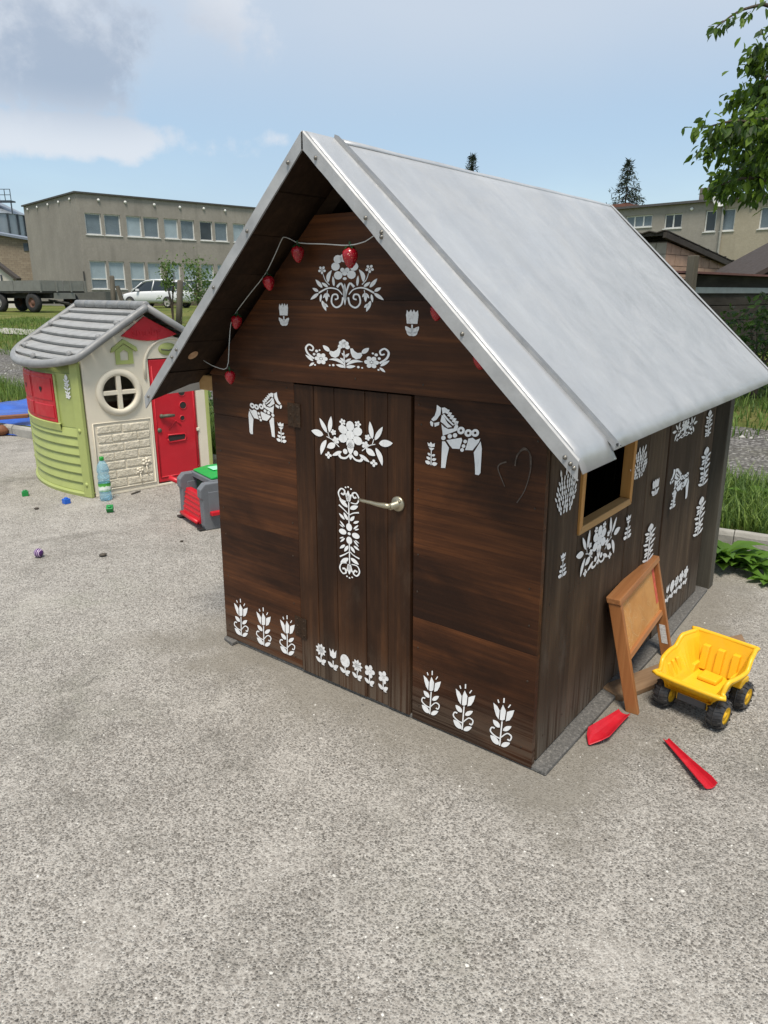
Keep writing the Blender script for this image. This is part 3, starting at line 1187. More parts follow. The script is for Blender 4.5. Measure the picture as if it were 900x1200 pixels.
def o_swag(mirrored=True):
    h = petal((472, 195), (454, 72), 34) + petal((486, 200), (544, 96), 32) + petal((512, 214), (612, 196), 50) + petal((492, 240), (540, 362), 36, skew=-.06)
    h += rosette((440, 185), 12, 5, 10, 5) + rosette((424, 238), 15, 5, 13, 6) + petal((425, 262), (494, 300), 46) + petal((378, 306), (456, 350), 28) + rosette((481, 350), 14, 4, 12)
    h += stroke([(322, 318), (352, 348), (388, 350), (402, 330)], 9, 20) + circ((356, 304), 18, 20) + stroke([(400, 280), (450, 238), (492, 222)], 6, 5) + stroke([(470, 232), (482, 190)], 5)
    h += rosette((372, 106), 14, 5, 10, 4)
    o = mirror(h, 318)
    o += rosette((318, 186), 60, 6, 37, 0, math.pi / 6) + circ((318, 186), 34) + petal((318, 225), (318, 325), 50) + petal((318, 318), (318, 356), 22)
    return o


def o_garland():
    h = petal((312, 612), (312, 528), 26) + petal((306, 612), (288, 545), 22, skew=.15) + petal((320, 612), (340, 548), 22, skew=-.15)
    h += stroke([(296, 612), (262, 600), (248, 560), (268, 528), (290, 540), (282, 566), (266, 560)], 7, 12) + stroke([(328, 612), (366, 610), (380, 572), (362, 538), (340, 548), (350, 574), (364, 566)], 7, 12)
    for x, y in ((296, 514), (313, 508), (331, 518)):
        h += circ((x, y), 6)
    h += stroke([(315, 612), (315, 760)], 7) + petal((310, 652), (250, 598), 30) + petal((320, 658), (378, 622), 30) + stroke([(315, 700), (285, 672), (250, 645)], 5, 10) + stroke([(315, 702), (345, 680), (380, 668)], 5, 10)
    h += petal((308, 742), (280, 688), 22) + petal((322, 742), (352, 698), 22) + petal((288, 742), (248, 702), 19) + petal((342, 752), (382, 726), 18)
    o = vmirror(h, 830)
    o += circ((315, 786), 21, 29) + circ((272, 829), 27, 22) + circ((358, 835), 27, 22) + circ((315, 880), 21, 29) + circ((315, 832), 11)
    for sx in (-1, 1):
        for sy in (-1, 1):
            o += petal((315 + sx * 28, 832 + sy * 38), (315 + sx * 62, 832 + sy * 78), 13) + petal((315 + sx * 36, 832 + sy * 34), (315 + sx * 66, 832 + sy * 52), 10)
    return o


def o_horse():
    o = [[(125, 80), (158, 104), (155, 150), (126, 190), (100, 202), (84, 186), (110, 160), (123, 120)],
         [(84, 190), (104, 207), (100, 236), (84, 226), (77, 203)], [(109, 209), (146, 203), (143, 224), (113, 236)],
         [(160, 150), (176, 165), (205, 213), (240, 243), (205, 247), (170, 215), (150, 200)], [(158, 106), (180, 104), (200, 116), (188, 142), (165, 150)],
         [(155, 215), (178, 238), (210, 254), (248, 250), (268, 205), (283, 236), (274, 266), (236, 281), (168, 302), (162, 260)],
         [(192, 328), (270, 316), (306, 311), (312, 330), (294, 394), (240, 391), (216, 362)], [(346, 318), (378, 312), (400, 330), (432, 318), (424, 345), (380, 404), (325, 402), (340, 350)],
         [(166, 330), (188, 330), (220, 378), (206, 450), (196, 532), (163, 532)], [(432, 328), (443, 380), (440, 560), (428, 577), (402, 572), (398, 500), (386, 408)]]
    for i in range(5):
        x, y = 196 + i * 16, 118 + i * 20
        o += [[(x, y), (x + 20, y + 6), (x + 8, y + 34), (x - 12, y + 24)]]
    o += stroke([(172, 152), (205, 190), (245, 228)], 13, 10, 3)
    for x, y in ((177, 314), (221, 303), (257, 297)):
        o += circ((x, y), 17)
    for x, y in ((297, 265), (347, 283), (393, 283)):
        o += ring((x, y), 26, 9)
    for x, y in ((328, 340), (318, 371), (309, 397)):
        o += circ((x, y), 14)
    return unskew(o, 260, .15)


def unskew(ps, cx, k_):
    return [[(x, y - k_ * (x - cx)) for x, y in p] for p in ps]


def o_tulip():
    o = stroke([(541, 556), (547, 573)], 6) + stroke([(572, 549), (572, 573)], 7) + stroke([(606, 582), (595, 598)], 6)
    o += [[(517, 568), (540, 588), (554, 612), (551, 662), (536, 640), (524, 605)], [(568, 578), (586, 612), (582, 660), (569, 667), (555, 662), (556, 610)], [(589, 618), (606, 612), (628, 608), (620, 640), (606, 664), (585, 670)]]
    o += stroke([(568, 668), (562, 795)], 7) + petal((559, 702), (519, 658), 26) + petal((573, 716), (619, 692), 26)
    o += stroke([(561, 757), (536, 745), (511, 720), (516, 700), (532, 704)], 6, 8) + stroke([(566, 752), (596, 730), (619, 744), (613, 766), (600, 760)], 6, 8)
    o += petal((560, 792), (509, 738), 30) + petal((567, 797), (617, 778), 28)
    return unskew(o, 568, .38)


def o_sprig():
    o = [[(72, 345), (84, 358), (96, 340), (108, 356), (124, 346), (122, 375), (100, 382), (78, 375)], [(82, 384), (120, 384), (108, 400), (94, 400)]] + stroke([(100, 400), (100, 512)], 6)
    for y, w, l_ in ((428, 18, 24), (458, 22, 32), (490, 30, 40)):
        o += petal((96, y + 14), (100 - l_, y - 4), w) + petal((104, y + 16), (102 + l_, y), w)
    return o


def o_tile():
    "small tulip over two leaves"
    o = [[(-40, 0), (-34, 40), (-22, 20), (-8, 44), (0, 20), (10, 44), (22, 20), (36, 40), (40, 0), (34, -70), (-34, -70)]]
    o = [[(x, -y) for x, y in p][::-1] for p in o]
    o += stroke([(0, 70), (0, 150)], 10) + petal((-2, 140), (-42, 80), 34) + petal((2, 140), (42, 80), 34) + petal((0, 156), (-34, 118), 26) + petal((0, 156), (34, 118), 26) + circ((0, 104), 12)
    return o


def o_little(kind):
    o = []
    if kind in (0, 3):
        o += [p for i in range(9) for p in petal((0, 0), (32 * math.cos(i * .698), 32 * math.sin(i * .698)), 17)] + circ((0, 0), 8)
    elif kind == 1:
        o += [[(-22, -30), (-10, -14), (0, -32), (10, -14), (22, -32), (18, 8), (0, 18), (-18, 8)]]
    elif kind == 2:
        o += circ((0, 0), 29, 33) + []
    else:
        o += rosette((0, 0), 19, 5, 14, 8)
    o += stroke([(0, 26), (0, 58)], 6) + petal((0, 60), (-32, 38), 20) + petal((0, 60), (30, 40), 20) + petal((0, 62), (22, 66), 10)
    return o


def o_bush(seed):
    rs = random.Random(seed)
    o = []
    for r_ in range(8):
        y = 20 + r_ * 26
        half = 26 + 52 * math.sin(math.pi * min(1, (r_ + 1) / 8.5)) * (0.9 if r_ < 4 else 1)
        n = max(4, int(half / 7.5))
        for i in range(n):
            x = -half + 2 * half * i / (n - 1) + rs.uniform(-4, 4)
            o += petal((x * .86, y + rs.uniform(16, 24)), (x * 1.05 + rs.uniform(-5, 5), y - rs.uniform(8, 18)), rs.uniform(9, 15))
    for x in (-50, -8, 22, 48):
        o += petal((x * .9, 22), (x * 1.1, -26), 13)
    return o


def o_leafcol(n=7, top='bud'):
    o = stroke([(0, 0), (0, n * 30)], 5)
    o += petal((0, 14), (0, -34), 26)
    for i in range(n):
        s_ = 1.0 + .25 * math.sin(i * 1.3)
        if i % 3 == 1:
            o += rosette((0, i * 30 + 16), 13, 5, 8.5, 4)
            continue
        o += petal((-3, i * 30 + 28), (-24 * s_, i * 30 + 4), 13) + petal((3, i * 30 + 30), (24 * s_, i * 30 + 8), 13)
    return o


def place(polys, plane, box, off, name, m=None, flip=False, parent=None, grow=1.0):
    "fit flat polygons (y down) to a picture box on the wall"
    xs = [x for p in polys for x, y in p]
    ys_ = [y for p in polys for x, y in p]
    x0, x1, y0, y1 = min(xs), max(xs), min(ys_), max(ys_)
    (cx, cz), w, h = plane.box(*box)
    w *= grow
    b = B()
    for p in polys:
        q = []
        for x, y in p:
            a = ((x - x0) / (x1 - x0) - .5) * (-1 if flip else 1)
            c = .5 - (y - y0) / (y1 - y0)
            if plane is PF:
                q.append((cx + a * w, off, cz + c * h))
            else:
                z = cz + c * h
                q.append((CW + TP * max(0, 1 - z / HB) + off, cx + a * w, z))
        if len(q) > 4:
            mx_ = [sum(c_[d] for c_ in q) / len(q) for d in range(3)]
            q = [tuple(mx_[d] + (c_[d] - mx_[d]) * .92 for d in range(3)) for c_ in q]
        b.add(q, [tuple(range(len(q)))])
    o = b.build(name, m or M_STEN, parent or cot, fix=False)
    return o


G_, P_, D_ = -0.0155, -0.0022, -0.0066
place(o_bouquet(), PF, (365, 297, 452, 366), G_, 'painted_bouquet')
place(o_birds(), PF, (359, 396, 458, 434), G_, 'painted_birds')
place(o_tile(), PF, (330, 355, 342.5, 382), G_, 'painted_tulip', M_STEN2)
place(o_tile(), PF, (478, 362, 495, 394), G_, 'painted_tulip', M_STEN2)
place(o_horse(), PF, (291, 456, 331, 514), P_, 'painted_horse', flip=True)
place(o_sprig(), PF, (324, 494, 336, 519), P_, 'painted_sprig')
place(o_horse(), PF, (503, 474, 565, 556), P_, 'painted_horse')
place(o_sprig(), PF, (498.5, 517, 513.5, 546), P_, 'painted_sprig')
place(o_swag(), PF, (364, 486, 460, 546), D_, 'painted_swag', parent=door)
place(o_garland(), PF, (398, 569, 423, 680), D_, 'painted_garland', parent=door)
for bx in ((274, 700, 291.5, 747), (300, 710, 318.5, 758.5), (327.5, 719, 346.5, 769)):
    place(o_tulip(), PF, bx, P_, 'painted_tulip')
for bx in ((494, 783, 517, 840), (531, 798, 557, 859), (574.5, 814, 602.5, 878)):
    place(o_tulip(), PF, bx, P_, 'painted_tulip')
for i, (x, y) in enumerate(((377.5, 765.5), (391.5, 771.5), (405.5, 778), (420, 784), (434.5, 790.5), (450.5, 797.5))):
    place(o_little(i), PF, (x - 6.3, y - 13.5, x + 6.3, y + 13.5), D_, 'painted_flower', M_STEN2, parent=door)
# chalked heart
for pts in ([(594, 541), (586, 544), (584, 549), (587, 558), (592, 570)], [(604, 546), (606, 535), (613, 527), (620, 529), (623, 540), (621, 556), (615, 575), (606, 589)], [(606, 534), (614, 525), (621, 531), (622, 548)]):
    b = B()
    q = [PF.at(*p) for p in pts]
    for p in stroke(q, .0045, .003):
        b.add([(x, P_, z) for x, z in p], [(0, 1, 2, 3)])
    b.build('chalk_heart_line', M_CHALK, cot, fix=False)
S_ = 0.0045
for bx, shape, nm, fl in (((651, 545, 675.5, 604), o_bush(1), 'painted_bush', 0), ((739, 522, 758, 563), o_bush(2), 'painted_bush', 0), ((676, 605, 725, 672), o_swag(), 'painted_swag', 0),
                          ((653, 646, 663, 677), o_sprig(), 'painted_sprig', 0), ((730, 602, 739, 632), o_sprig(), 'painted_sprig', 0), ((763, 560, 771.5, 581), o_tile(), 'painted_tulip', 0),
                          ((751, 612, 766, 664), o_leafcol(7), 'painted_garland', 0), ((784, 542, 806, 594), o_horse(), 'painted_horse', 0), ((784, 574, 791, 596), o_sprig(), 'painted_sprig', 0),
                          ((826, 480, 835, 512), o_leafcol(5), 'painted_garland', 0), ((819, 523, 831, 569), o_leafcol(6), 'painted_garland', 0), ((812, 581, 824, 627), o_leafcol(6), 'painted_garland', 0),
                          ((789, 488, 817, 516), o_swag(), 'painted_swag', 0)):
    place(shape, PS, bx, S_, nm, M_STEN2 if nm in ('painted_bush', 'painted_garland', 'painted_tulip') else M_STEN, bool(fl))
for i in range(5):
    x, y = 778.5 + i * 5.4, 695 - i * 5.3
    place(o_little(i + 1), PS, (x - 2.5, y - 11, x + 2.5, y + 11), S_, 'painted_flower', M_STEN2)
place(rosette((0, 0), 20, 5, 15), PS, (663, 530, 673, 540), S_, 'painted_flower', M_STEN2)
# pale knots
k = N('pale_knot')
M_KNOT = k.out(k.ramp(k.noise(k.vec(), 60, 4), [(.3, srgb(170, 130, 95)), (.7, srgb(205, 170, 135))]), .7)
xk, zk = -0.045, 0
b = B().add([(0.045 + .022 * math.cos(a) * .75, -0.115 + .02 * math.sin(a), zroof(0.045 + .022 * .75 * math.cos(a), drop1 + .004)) for a in [i / 14 * 6.283 for i in range(14)]], [tuple(range(14))])
b.build('knot', M_KNOT, cot, fix=False)

# ------------------------------------------------------------------ strawberry light chain
lights = thing('string_lights', 'chain of red plastic strawberry lights on a white wire under the gable', 'string lights', (AX, AY, 0), YAW)


def fpt(x, y, off):
    o = np.array([AX - off * math.sin(-YAW) * -1, 0, 0])
    d = ray(x, y)
    n_ = np.array([-math.sin(YAW), math.cos(YAW), 0])
    u_ = np.array([math.cos(YAW), math.sin(YAW), 0])
    A_ = np.array([AX, AY, 0])
    t = ((A_ + n_ * off - EYE) @ n_) / (d @ n_)
    P = EYE + d * t - A_
    return (float(P @ u_), off, float(P[2]))


M_WIRE = plain('clear_wire', srgb(190, 190, 186), 0.4, 0, .1, 30)
wire = [fpt(237, 421, -.03), fpt(241, 424, -.05), fpt(253, 430, -.055), fpt(266, 431, -.055), fpt(268.5, 405, -.05), fpt(270.5, 380, -.045), fpt(276, 367, -.045), fpt(293, 344, -.045), fpt(310.5, 321.7, -.045), fpt(322, 299, -.045),
        fpt(330, 281, -.045), fpt(333.5, 278, -.045), fpt(340, 280, -.05), fpt(351, 284.7, -.06), fpt(380, 286, -.10), fpt(409, 287.5, -.15), fpt(428, 283, -.165), fpt(445, 277.5, -.178), fpt(475, 318, -.15), fpt(513, 360, -.08), fpt(540, 395, -.055), fpt(562, 415, -.05)]
B().tube(smooth_pts(wire, 3), 0.0016, 6).build('wire', M_WIRE, lights, smooth=True)
k = N('strawberry_plastic')
v = k.vec(rand=False)
vo = k.voro(v, 190, 'Distance')
M_BERRY = k.out(k.mix(k.rng(vo, .18, .3, .6, 0), k.ramp(k.noise(v, 30, 3), [(.3, srgb(132, 8, 26)), (.7, srgb(172, 16, 36))]), srgb(205, 130, 90)), .22, 0, k.bump(k.rng(vo, .1, .45), .5, .003), .6, Subsurface_Weight=.15, Subsurface_Radius=(.02, .004, .004))
M_CALYX = plain('calyx_green', srgb(28, 70, 34), .4)
berry = B().lathe([(0.0, 0.0), (0.012, -.002), (0.021, -.010), (0.0235, -.020), (0.021, -.034), (0.014, -.048), (0.006, -.057), (0.0, -.059)], 18, cap=False).mesh('strawberry', M_BERRY, True)
cb = B()
for i in range(6):
    a = i * 1.047
    c_, s_ = math.cos(a), math.sin(a)
    cb.add([(0, 0, .004), (c_ * .012 - s_ * .006, s_ * .012 + c_ * .006, .002), (c_ * .024, s_ * .024, -.008), (c_ * .012 + s_ * .006, s_ * .012 - c_ * .006, .002)], [(0, 1, 2, 3)])
cb.lathe([(.004, 0), (.003, .016)], 8)
calyx = cb.mesh('calyx', M_CALYX)
for (x, y, off, s_, tl) in ((269, 434, -.055, 1.0, .1), (277.8, 369, -.05, 1.0, .1), (313.5, 323, -.05, 1.0, .25), (348.6, 287.5, -.06, 1.05, 0), (410, 290, -.15, 1.15, -.05), (513, 355, -.075, 1.0, .2), (562, 412, -.05, 1.0, 0)):
    s_ *= .86
    o = inst(berry, 'strawberry', lights, fpt(x, y, off), (rnd(-.15, .15), tl, rnd(0, 3)), (s_, s_, s_))
    inst(calyx, 'calyx', o)
# ================================================================== plastic playhouse
TA = math.atan2(.596, .685)
TX, TY = -2.139, 5.158
TPn = Plane((TX, TY), TA)
toy = thing('plastic_playhouse', 'plastic toy house in lime green and cream with grey shingle roof and red door', 'playhouse', (TX, TY, 0), TA)
M_LIME = plain('lime_plastic', srgb(160, 170, 102), .55, 0, .07, 5, .08, 30, dirt=.35, dirtc=srgb(120, 125, 80))
M_CREAM = plain('cream_plastic', srgb(214, 206, 188), .55, 0, .05, 5, .1, 60, dirt=.3, dirtc=srgb(165, 155, 135))
M_RED = plain('red_plastic', srgb(184, 22, 38), .5, 0, .08, 6, .05, 40, dirt=.22, dirtc=srgb(210, 90, 95))
M_GREY = plain('grey_plastic', srgb(126, 127, 128), .5, 0, .16, 7, .1, 50, dirt=.35, dirtc=srgb(182, 182, 180))
M_GREYL = plain('grey_shingle_plastic', srgb(150, 150, 149), .5, 0, .16, 9, .1, 50, dirt=.3, dirtc=srgb(120, 122, 124), stretch=(1, 1, 1))
M_DARK = plain('dark_opening', (.02, .018, .016), .8)
M_OLIVE = plain('olive_plastic', srgb(84, 88, 74), .5)
PD, PB_, PW = 1.28, .14, .93


def bulge(y, e=0.0):
    t = (y - PD / 2) / (PD / 2)
    return -PB_ * max(0, 1 - abs(t) ** 2.0)


def tw(x, y, z):
    return np.array([TX + x * math.cos(TA) - y * math.sin(TA), TY + x * math.sin(TA) + y * math.cos(TA), z])


def on_side(px, py):
    "pixel -> (depth, height) on the bowed side wall"
    best = None
    for i in range(90):
        y = PD * i / 89 * .8
        for j in range(60):
            z = 1.0 * j / 59
            q = proj(tw(bulge(y), y, z))
            d = (q[0] - px) ** 2 + (q[1] - py) ** 2
            if best is None or d < best[0]:
                best = (d, y, z)
    return best[1], best[2]


def side_sheet(y0, y1, prof, ny=24, flip=1):
    "prof: (z, outward offset)"
    b = B()
    rows = []
    for i in range(ny + 1):
        y = y0 + (y1 - y0) * i / ny
        rows.append([(bulge(y) - o, y, z) for z, o in prof])
    b.strip(rows)
    return b


# clapboards of the bowed wall
nb = 7
for i in range(nb):
    z0, z1 = .035 + i * .068, .035 + (i + 1) * .068
    side_sheet(.05, PD - .05, [(z0, .016), (z0 + .006, .019), (z1 - .012, .006), (z1, .002), (z1 + .012, .0)]).build('clapboard', M_LIME, toy, solid=.004)
side_sheet(.0, PD, [(.0, .012), (.0, .030), (.022, .034), (.034, .026), (.036, .0)]).build('base_rim', M_LIME, toy, solid=.004, smooth=False)
side_sheet(.045, .40, [(.512, .0), (.515, .006), (.90, .006)], 8).build('side_panel', M_LIME, toy, solid=.004, smooth=False)
for y0, y1 in ((-.004, .07), (PD - .06, PD)):
    side_sheet(y0, y1, [(.0, .022), (.5, .022), (.985, .022)], 3).build('corner_post', M_LIME, toy, solid=.03, bevel=.006)
# shutters
yR, zR = on_side(69, 494)
yT, zT = on_side(66, 436)
yL, zL = on_side(37, 486)
y0, y1, z0, z1 = (yR + yT) / 2, max(yL, (yR + yT) / 2 + .22), zR - .01, .89
side_sheet(y0 - .035, y1 + .03, [(z0 - .055, .004), (z0 - .05, .022), (z0 - .004, .026), (z0 + .004, .010)], 12).build('window_sill', M_LIME, toy, solid=.006)
ym = (y0 + y1) / 2
for a, c in ((y0, ym - .004), (ym + .004, y1)):
    sh = side_sheet(a, c, [(z0, .012), (z0 + .01, .018), (z1 - .01, .018), (z1, .012)], 6).build('shutter', M_RED, toy, solid=.008)
    for q0, q1 in ((z0 + .03, z0 + .13), (z0 + .16, z1 - .03)):
        side_sheet(a + .02, c - .02, [(q0, .021), (q0 + .006, .0245), (q1 - .006, .0245), (q1, .021)], 5).build('shutter_panel', M_RED, sh, solid=.003)
    yc, zc = (a + c) / 2, z0 + .24
    hp = []
    for q in range(20):
        t = q / 20 * 6.283
        hp.append((16 * math.sin(t) ** 3 / 16 * .022, (13 * math.cos(t) - 5 * math.cos(2 * t) - 2 * math.cos(3 * t) - math.cos(4 * t)) / 16 * .026))
    bb = B()
    bb.add([(bulge(yc + dy) - .0285, yc + dy, zc + dz) for dy, dz in hp], [tuple(range(20))])
    bb.build('heart_cutout', M_DARK, sh, fix=False)
for yy in (y0 - .016, y1 + .012):
    side_sheet(yy - .012, yy + .012, [(z0 - .01, .012), (z1, .012)], 2).build('window_jamb', M_LIME, toy, solid=.012)
# painted garland beside the shutters
st = o_leafcol(5)
xs_ = [x for p in st for x, y in p]
bb = B()
yS, zS = on_side(81, 453)
for p in st:
    bb.add([(bulge(yS - x * .0013) - .0135, yS - x * .0013, zS + .085 - (y + 34) / 184 * .17) for x, y in p], [tuple(range(len(p)))])
bb.build('painted_garland', M_STEN2, toy, fix=False)
# bolt bosses
bm_ = B().lathe([(.018, 0), (.018, -.01), (.013, -.016), (0, -.018)], 12, ax='x', cap=False).mesh('bolt_boss', M_LIME, True)
for y, z in ((.035, .50), (.03, .10), (PD - .03, .5), (PD - .02, .12)):
    inst(bm_, 'bolt_boss', toy, (bulge(y) - .028, y, z))
# --- front
WC, WR0, WR1 = (.252, .757), .128, .170
out = [(.0, .02), (.49, .02), (.49, .985), (.86, .985), (.86, .02), (.935, .02), (.935, .98), (.49, 1.30), (.0, 1.0)]
inner = [(WC[0] + WR0 * math.cos(a), WC[1] + WR0 * math.sin(a)) for a in [math.pi - i / 32 * 2 * math.pi for i in range(33)]]
poly = [(.0, .02), (.49, .02), (.49, .985), (.86, .985), (.86, .02), (.935, .02), (.935, .98), (.49, 1.30), (.0, 1.0), (.0, WC[1])] + inner + [(.0, WC[1])]
B().prism(poly, -.004, .03).build('front_wall', M_CREAM, toy)
B().box(.0, .93, -.006, .035, .0, .019).build('threshold', M_CREAM, toy, bevel=.004)
B().box(.936, .968, -.008, .05, .0, .98).build('corner_post', M_LIME, toy, bevel=.006)
win = B().lathe([(WR0 - .006, -.002), (WR0 - .004, -.020), (WR0 + .012, -.026), (WR1 - .008, -.024), (WR1, -.014), (WR1, -.004)], 40, (WC[0], 0, WC[1]), 'y', cap=False).build('round_window', M_CREAM, toy, smooth=True)
B().box(WC[0] - WR0, WC[0] + WR0, -.016, .010, WC[1] - .016, WC[1] + .016).build('muntin', M_CREAM, win, bevel=.004)
B().box(WC[0] - .017, WC[0] + .017, -.018, .012, WC[1] - WR0, WC[1] + WR0).build('muntin', M_CREAM, win, bevel=.004)
# moulded arch over the door
b = B()
arc = [(.462, .84)] + [(.675 - .213 * math.cos(a), .93 + .20 * math.sin(a)) for a in [i / 14 * math.pi for i in range(15)]] + [(.888, .84)]
b.tube([(x, -.005, z) for x, z in arc], .011, 8)
b.build('door_arch', M_CREAM, toy, smooth=True)
# door
dr = B().box(.497, .853, -.001, .02, .028, .978).build('door', M_RED, toy, bevel=.008)
b = B()
for p0, p1 in (((.515, .07), (.835, .07)), ((.835, .07), (.835, .93)), ((.515, .93), (.515, .07))):
    b.tube([(p0[0], -.002, p0[1]), (p1[0], -.002, p1[1])], .0055, 6)
b.build('raised_edge', M_RED, dr, smooth=True)
b = B().tube([(.56, -.015, .548), (.60, -.03, .550), (.655, -.03, .548)], [.012, .014, .010], 10)
b.lathe([(.017, -.002), (.015, -.02)], 12, (.56, 0, .548), 'y')
b.build('door_handle', M_OLIVE, dr, smooth=True)
B().lathe([(.018, -.001), (.016, -.01), (0, -.011)], 14, (.535, 0, .44), 'y', cap=False).build('keyhole', M_OLIVE, dr, smooth=True)
for hx_, hz_, r_ in ((.745, .613, .026), (.732, .514, .017), (.742, .715, .026)):
    B().lathe([(0, -.0028), (r_, -.0028)], 18, (hx_, 0, hz_), 'y', cap=False).build('peephole', M_DARK, dr, fix=False)
    B().lathe([(r_, -.001), (r_ + .002, -.005), (r_ + .006, -.004), (r_ + .008, .0)], 18, (hx_, 0, hz_), 'y', cap=False).build('rim', M_RED, dr, smooth=True)
b = B()
sl = [(.60, .382), (.608, .392), (.735, .386), (.743, .376), (.735, .350), (.61, .345), (.60, .355)]
B().prism([(x, z) for x, z in sl], -.0035, -.0005).build('mail_slot', M_DARK, dr)
b.tube([(x, -.004, z) for x, z in [(.595, .368), (.602, .396), (.738, .392), (.750, .372), (.738, .340), (.605, .336), (.595, .368)]], .006, 6)
b.build('slot_rim', M_RED, dr, smooth=True)
B().tube([(.612, -.003, .44), (.675, -.003, .50), (.715, -.003, .46)], .004, 6).build('envelope_relief', M_RED, dr, smooth=True)
B().box(.842, .868, -.012, .0, .40, .425).build('hinge_pin', M_CREAM, dr, bevel=.004)
# red gable with raised lettering
gp = [(.49, 1.292), (.305, 1.158)] + [(.305 + (.735 - .305) * t, 1.158 - .042 * math.sin(math.pi * t)) for t in (.15, .3, .45, .6, .75, .9)] + [(.735, 1.158)]
B().prism(gp, -.02, -.0042).build('gable_panel', M_RED, toy, bevel=.003)
cu = bpy.data.curves.new('gable_lettering', 'FONT')
cu.body = 'smoby'
cu.size = .085
cu.extrude = .003
cu.align_x = 'CENTER'
cu.materials.append(M_RED)
tc0 = bpy.data.objects.new('lettering_curve', cu)
col.objects.link(tc0)
dg = bpy.context.evaluated_depsgraph_get()
lme = bpy.data.meshes.new_from_object(tc0.evaluated_get(dg))
bpy.data.objects.remove(tc0)
to = bpy.data.objects.new('gable_lettering', lme)
col.objects.link(to)
to.parent = toy
to.location = (.495, -.0215, 1.155)
to.rotation_euler = (math.pi / 2, 0, 0)
# birdhouse emblem
bh = B().prism([(.215, 1.045), (.225, 1.075), (.315, 1.138), (.408, 1.078), (.418, 1.048), (.40, 1.046), (.315, 1.105), (.232, 1.046)], -.022, -.0042).build('birdhouse_emblem', M_LIME, toy, bevel=.004)
ho = [(.250, .958), (.250, 1.055), (.315, 1.098), (.380, 1.055), (.380, .958), (.250, .958), (.284, .985), (.346, .985), (.346, 1.04), (.315, 1.062), (.284, 1.04), (.284, .985)]
B().prism(ho, -.014, -.0042).build('birdhouse_body', M_LIME, bh)
B().lathe([(.0, -.013), (.07, -.013), (.075, -.006)], 24, (.655, 0, 1.05), 'y', cap=False).map(lambda x, y, z: (.655 + (x - .655), y, 1.05 + (z - 1.05) * .62)).build('oval_plate', M_LIME, toy, smooth=True)
B().tube([(.60, -.015, 1.05), (.66, -.016, 1.04), (.71, -.015, 1.052)], .006, 6).build('plate_relief', M_OLIVE, toy, smooth=True)
# moulded bricks
k = N('cream_brick_relief')
v = k.vec()
M_CRB = k.out(k.ramp(k.noise(v, 22, 4), [(.3, srgb(196, 188, 168)), (.7, srgb(216, 208, 190))]), .6, 0, k.bump(k.noise(v, 34, 6, .65, .6), .9, .02))
rz_ = 0
for r_ in range(7):
    z0 = .055 + r_ * .068
    x = .055 + (0 if r_ % 2 else -.04)
    cuts = [.055]
    q = .055 + (.11 if r_ % 2 else .19)
    while q < .40:
        cuts.append(q)
        q += rnd(.15, .22)
    cuts.append(.455)
    for a, c in zip(cuts, cuts[1:]):
        if c - a < .03:
            continue
        dj = [rnd(-.005, .005) for _ in range(8)]
        B().hexa([(a + .006 + dj[0], -.012, z0 + .005 + dj[1]), (c - .006 + dj[2], -.012, z0 + .005 + dj[3]), (c - .002, .0, z0 + .001), (a + .002, .0, z0 + .001),
                  (a + .006 + dj[4], -.012, z0 + .058 + dj[5]), (c - .006 + dj[6], -.012, z0 + .058 + dj[7]), (c - .002, .0, z0 + .063), (a + .002, .0, z0 + .063)]).build('moulded_brick', M_CRB, toy, bevel=.005)
for fx, fz, rr_ in ((.40, .215, .022), (.345, .155, .018)):
    b = B()
    for i in range(5):
        a = i * 1.2566
        b.lathe([(0, -.022), (rr_ * .55, -.018), (rr_ * .62, -.01)], 10, (fx + rr_ * math.cos(a), 0, fz + rr_ * math.sin(a)), 'y', cap=False)
    b.lathe([(0, -.024), (rr_ * .5, -.02), (rr_ * .6, -.008)], 10, (fx, 0, fz), 'y', cap=False)
    b.tube([(fx, -.014, fz - rr_ * 1.4), (fx + .01, -.014, fz - .10)], .005, 6)
    b.build('moulded_flower', M_CREAM, toy, smooth=True)
B().tube([(.035, -.006, .045), (.035, -.006, .545), (.47, -.006, .545), (.47, -.006, .045), (.035, -.006, .045)], .006, 6).build('brick_border', M_CREAM, toy, smooth=True)
# other walls, partly seen through the window
B().prism([(.0, .02), (.93, .02), (.93, .98), (.49, 1.30), (.0, 1.0)], PD - .03, PD).build('back_wall', M_CREAM, toy)
b = B().box(.93, .955, .05, PD, .02, .98).build('side_wall', M_LIME, toy)
B().box(.05, .9, .5, .53, .02, .62).build('inner_counter', plain('inner_brown', srgb(96, 66, 50), .6), toy)
# --- roof
def rz2(x):
    d = abs(.49 - x)
    z = 1.362 - .64 * d
    if d > .5:
        z += .22 * (d - .5)
    return z


RF, RBk = -.075, PD + .08


def eave(y):
    t = (y - (RF + RBk) / 2) / ((RBk - RF) / 2)
    return -.035 - .165 * max(0, 1 - abs(t) ** 2.2) ** .85


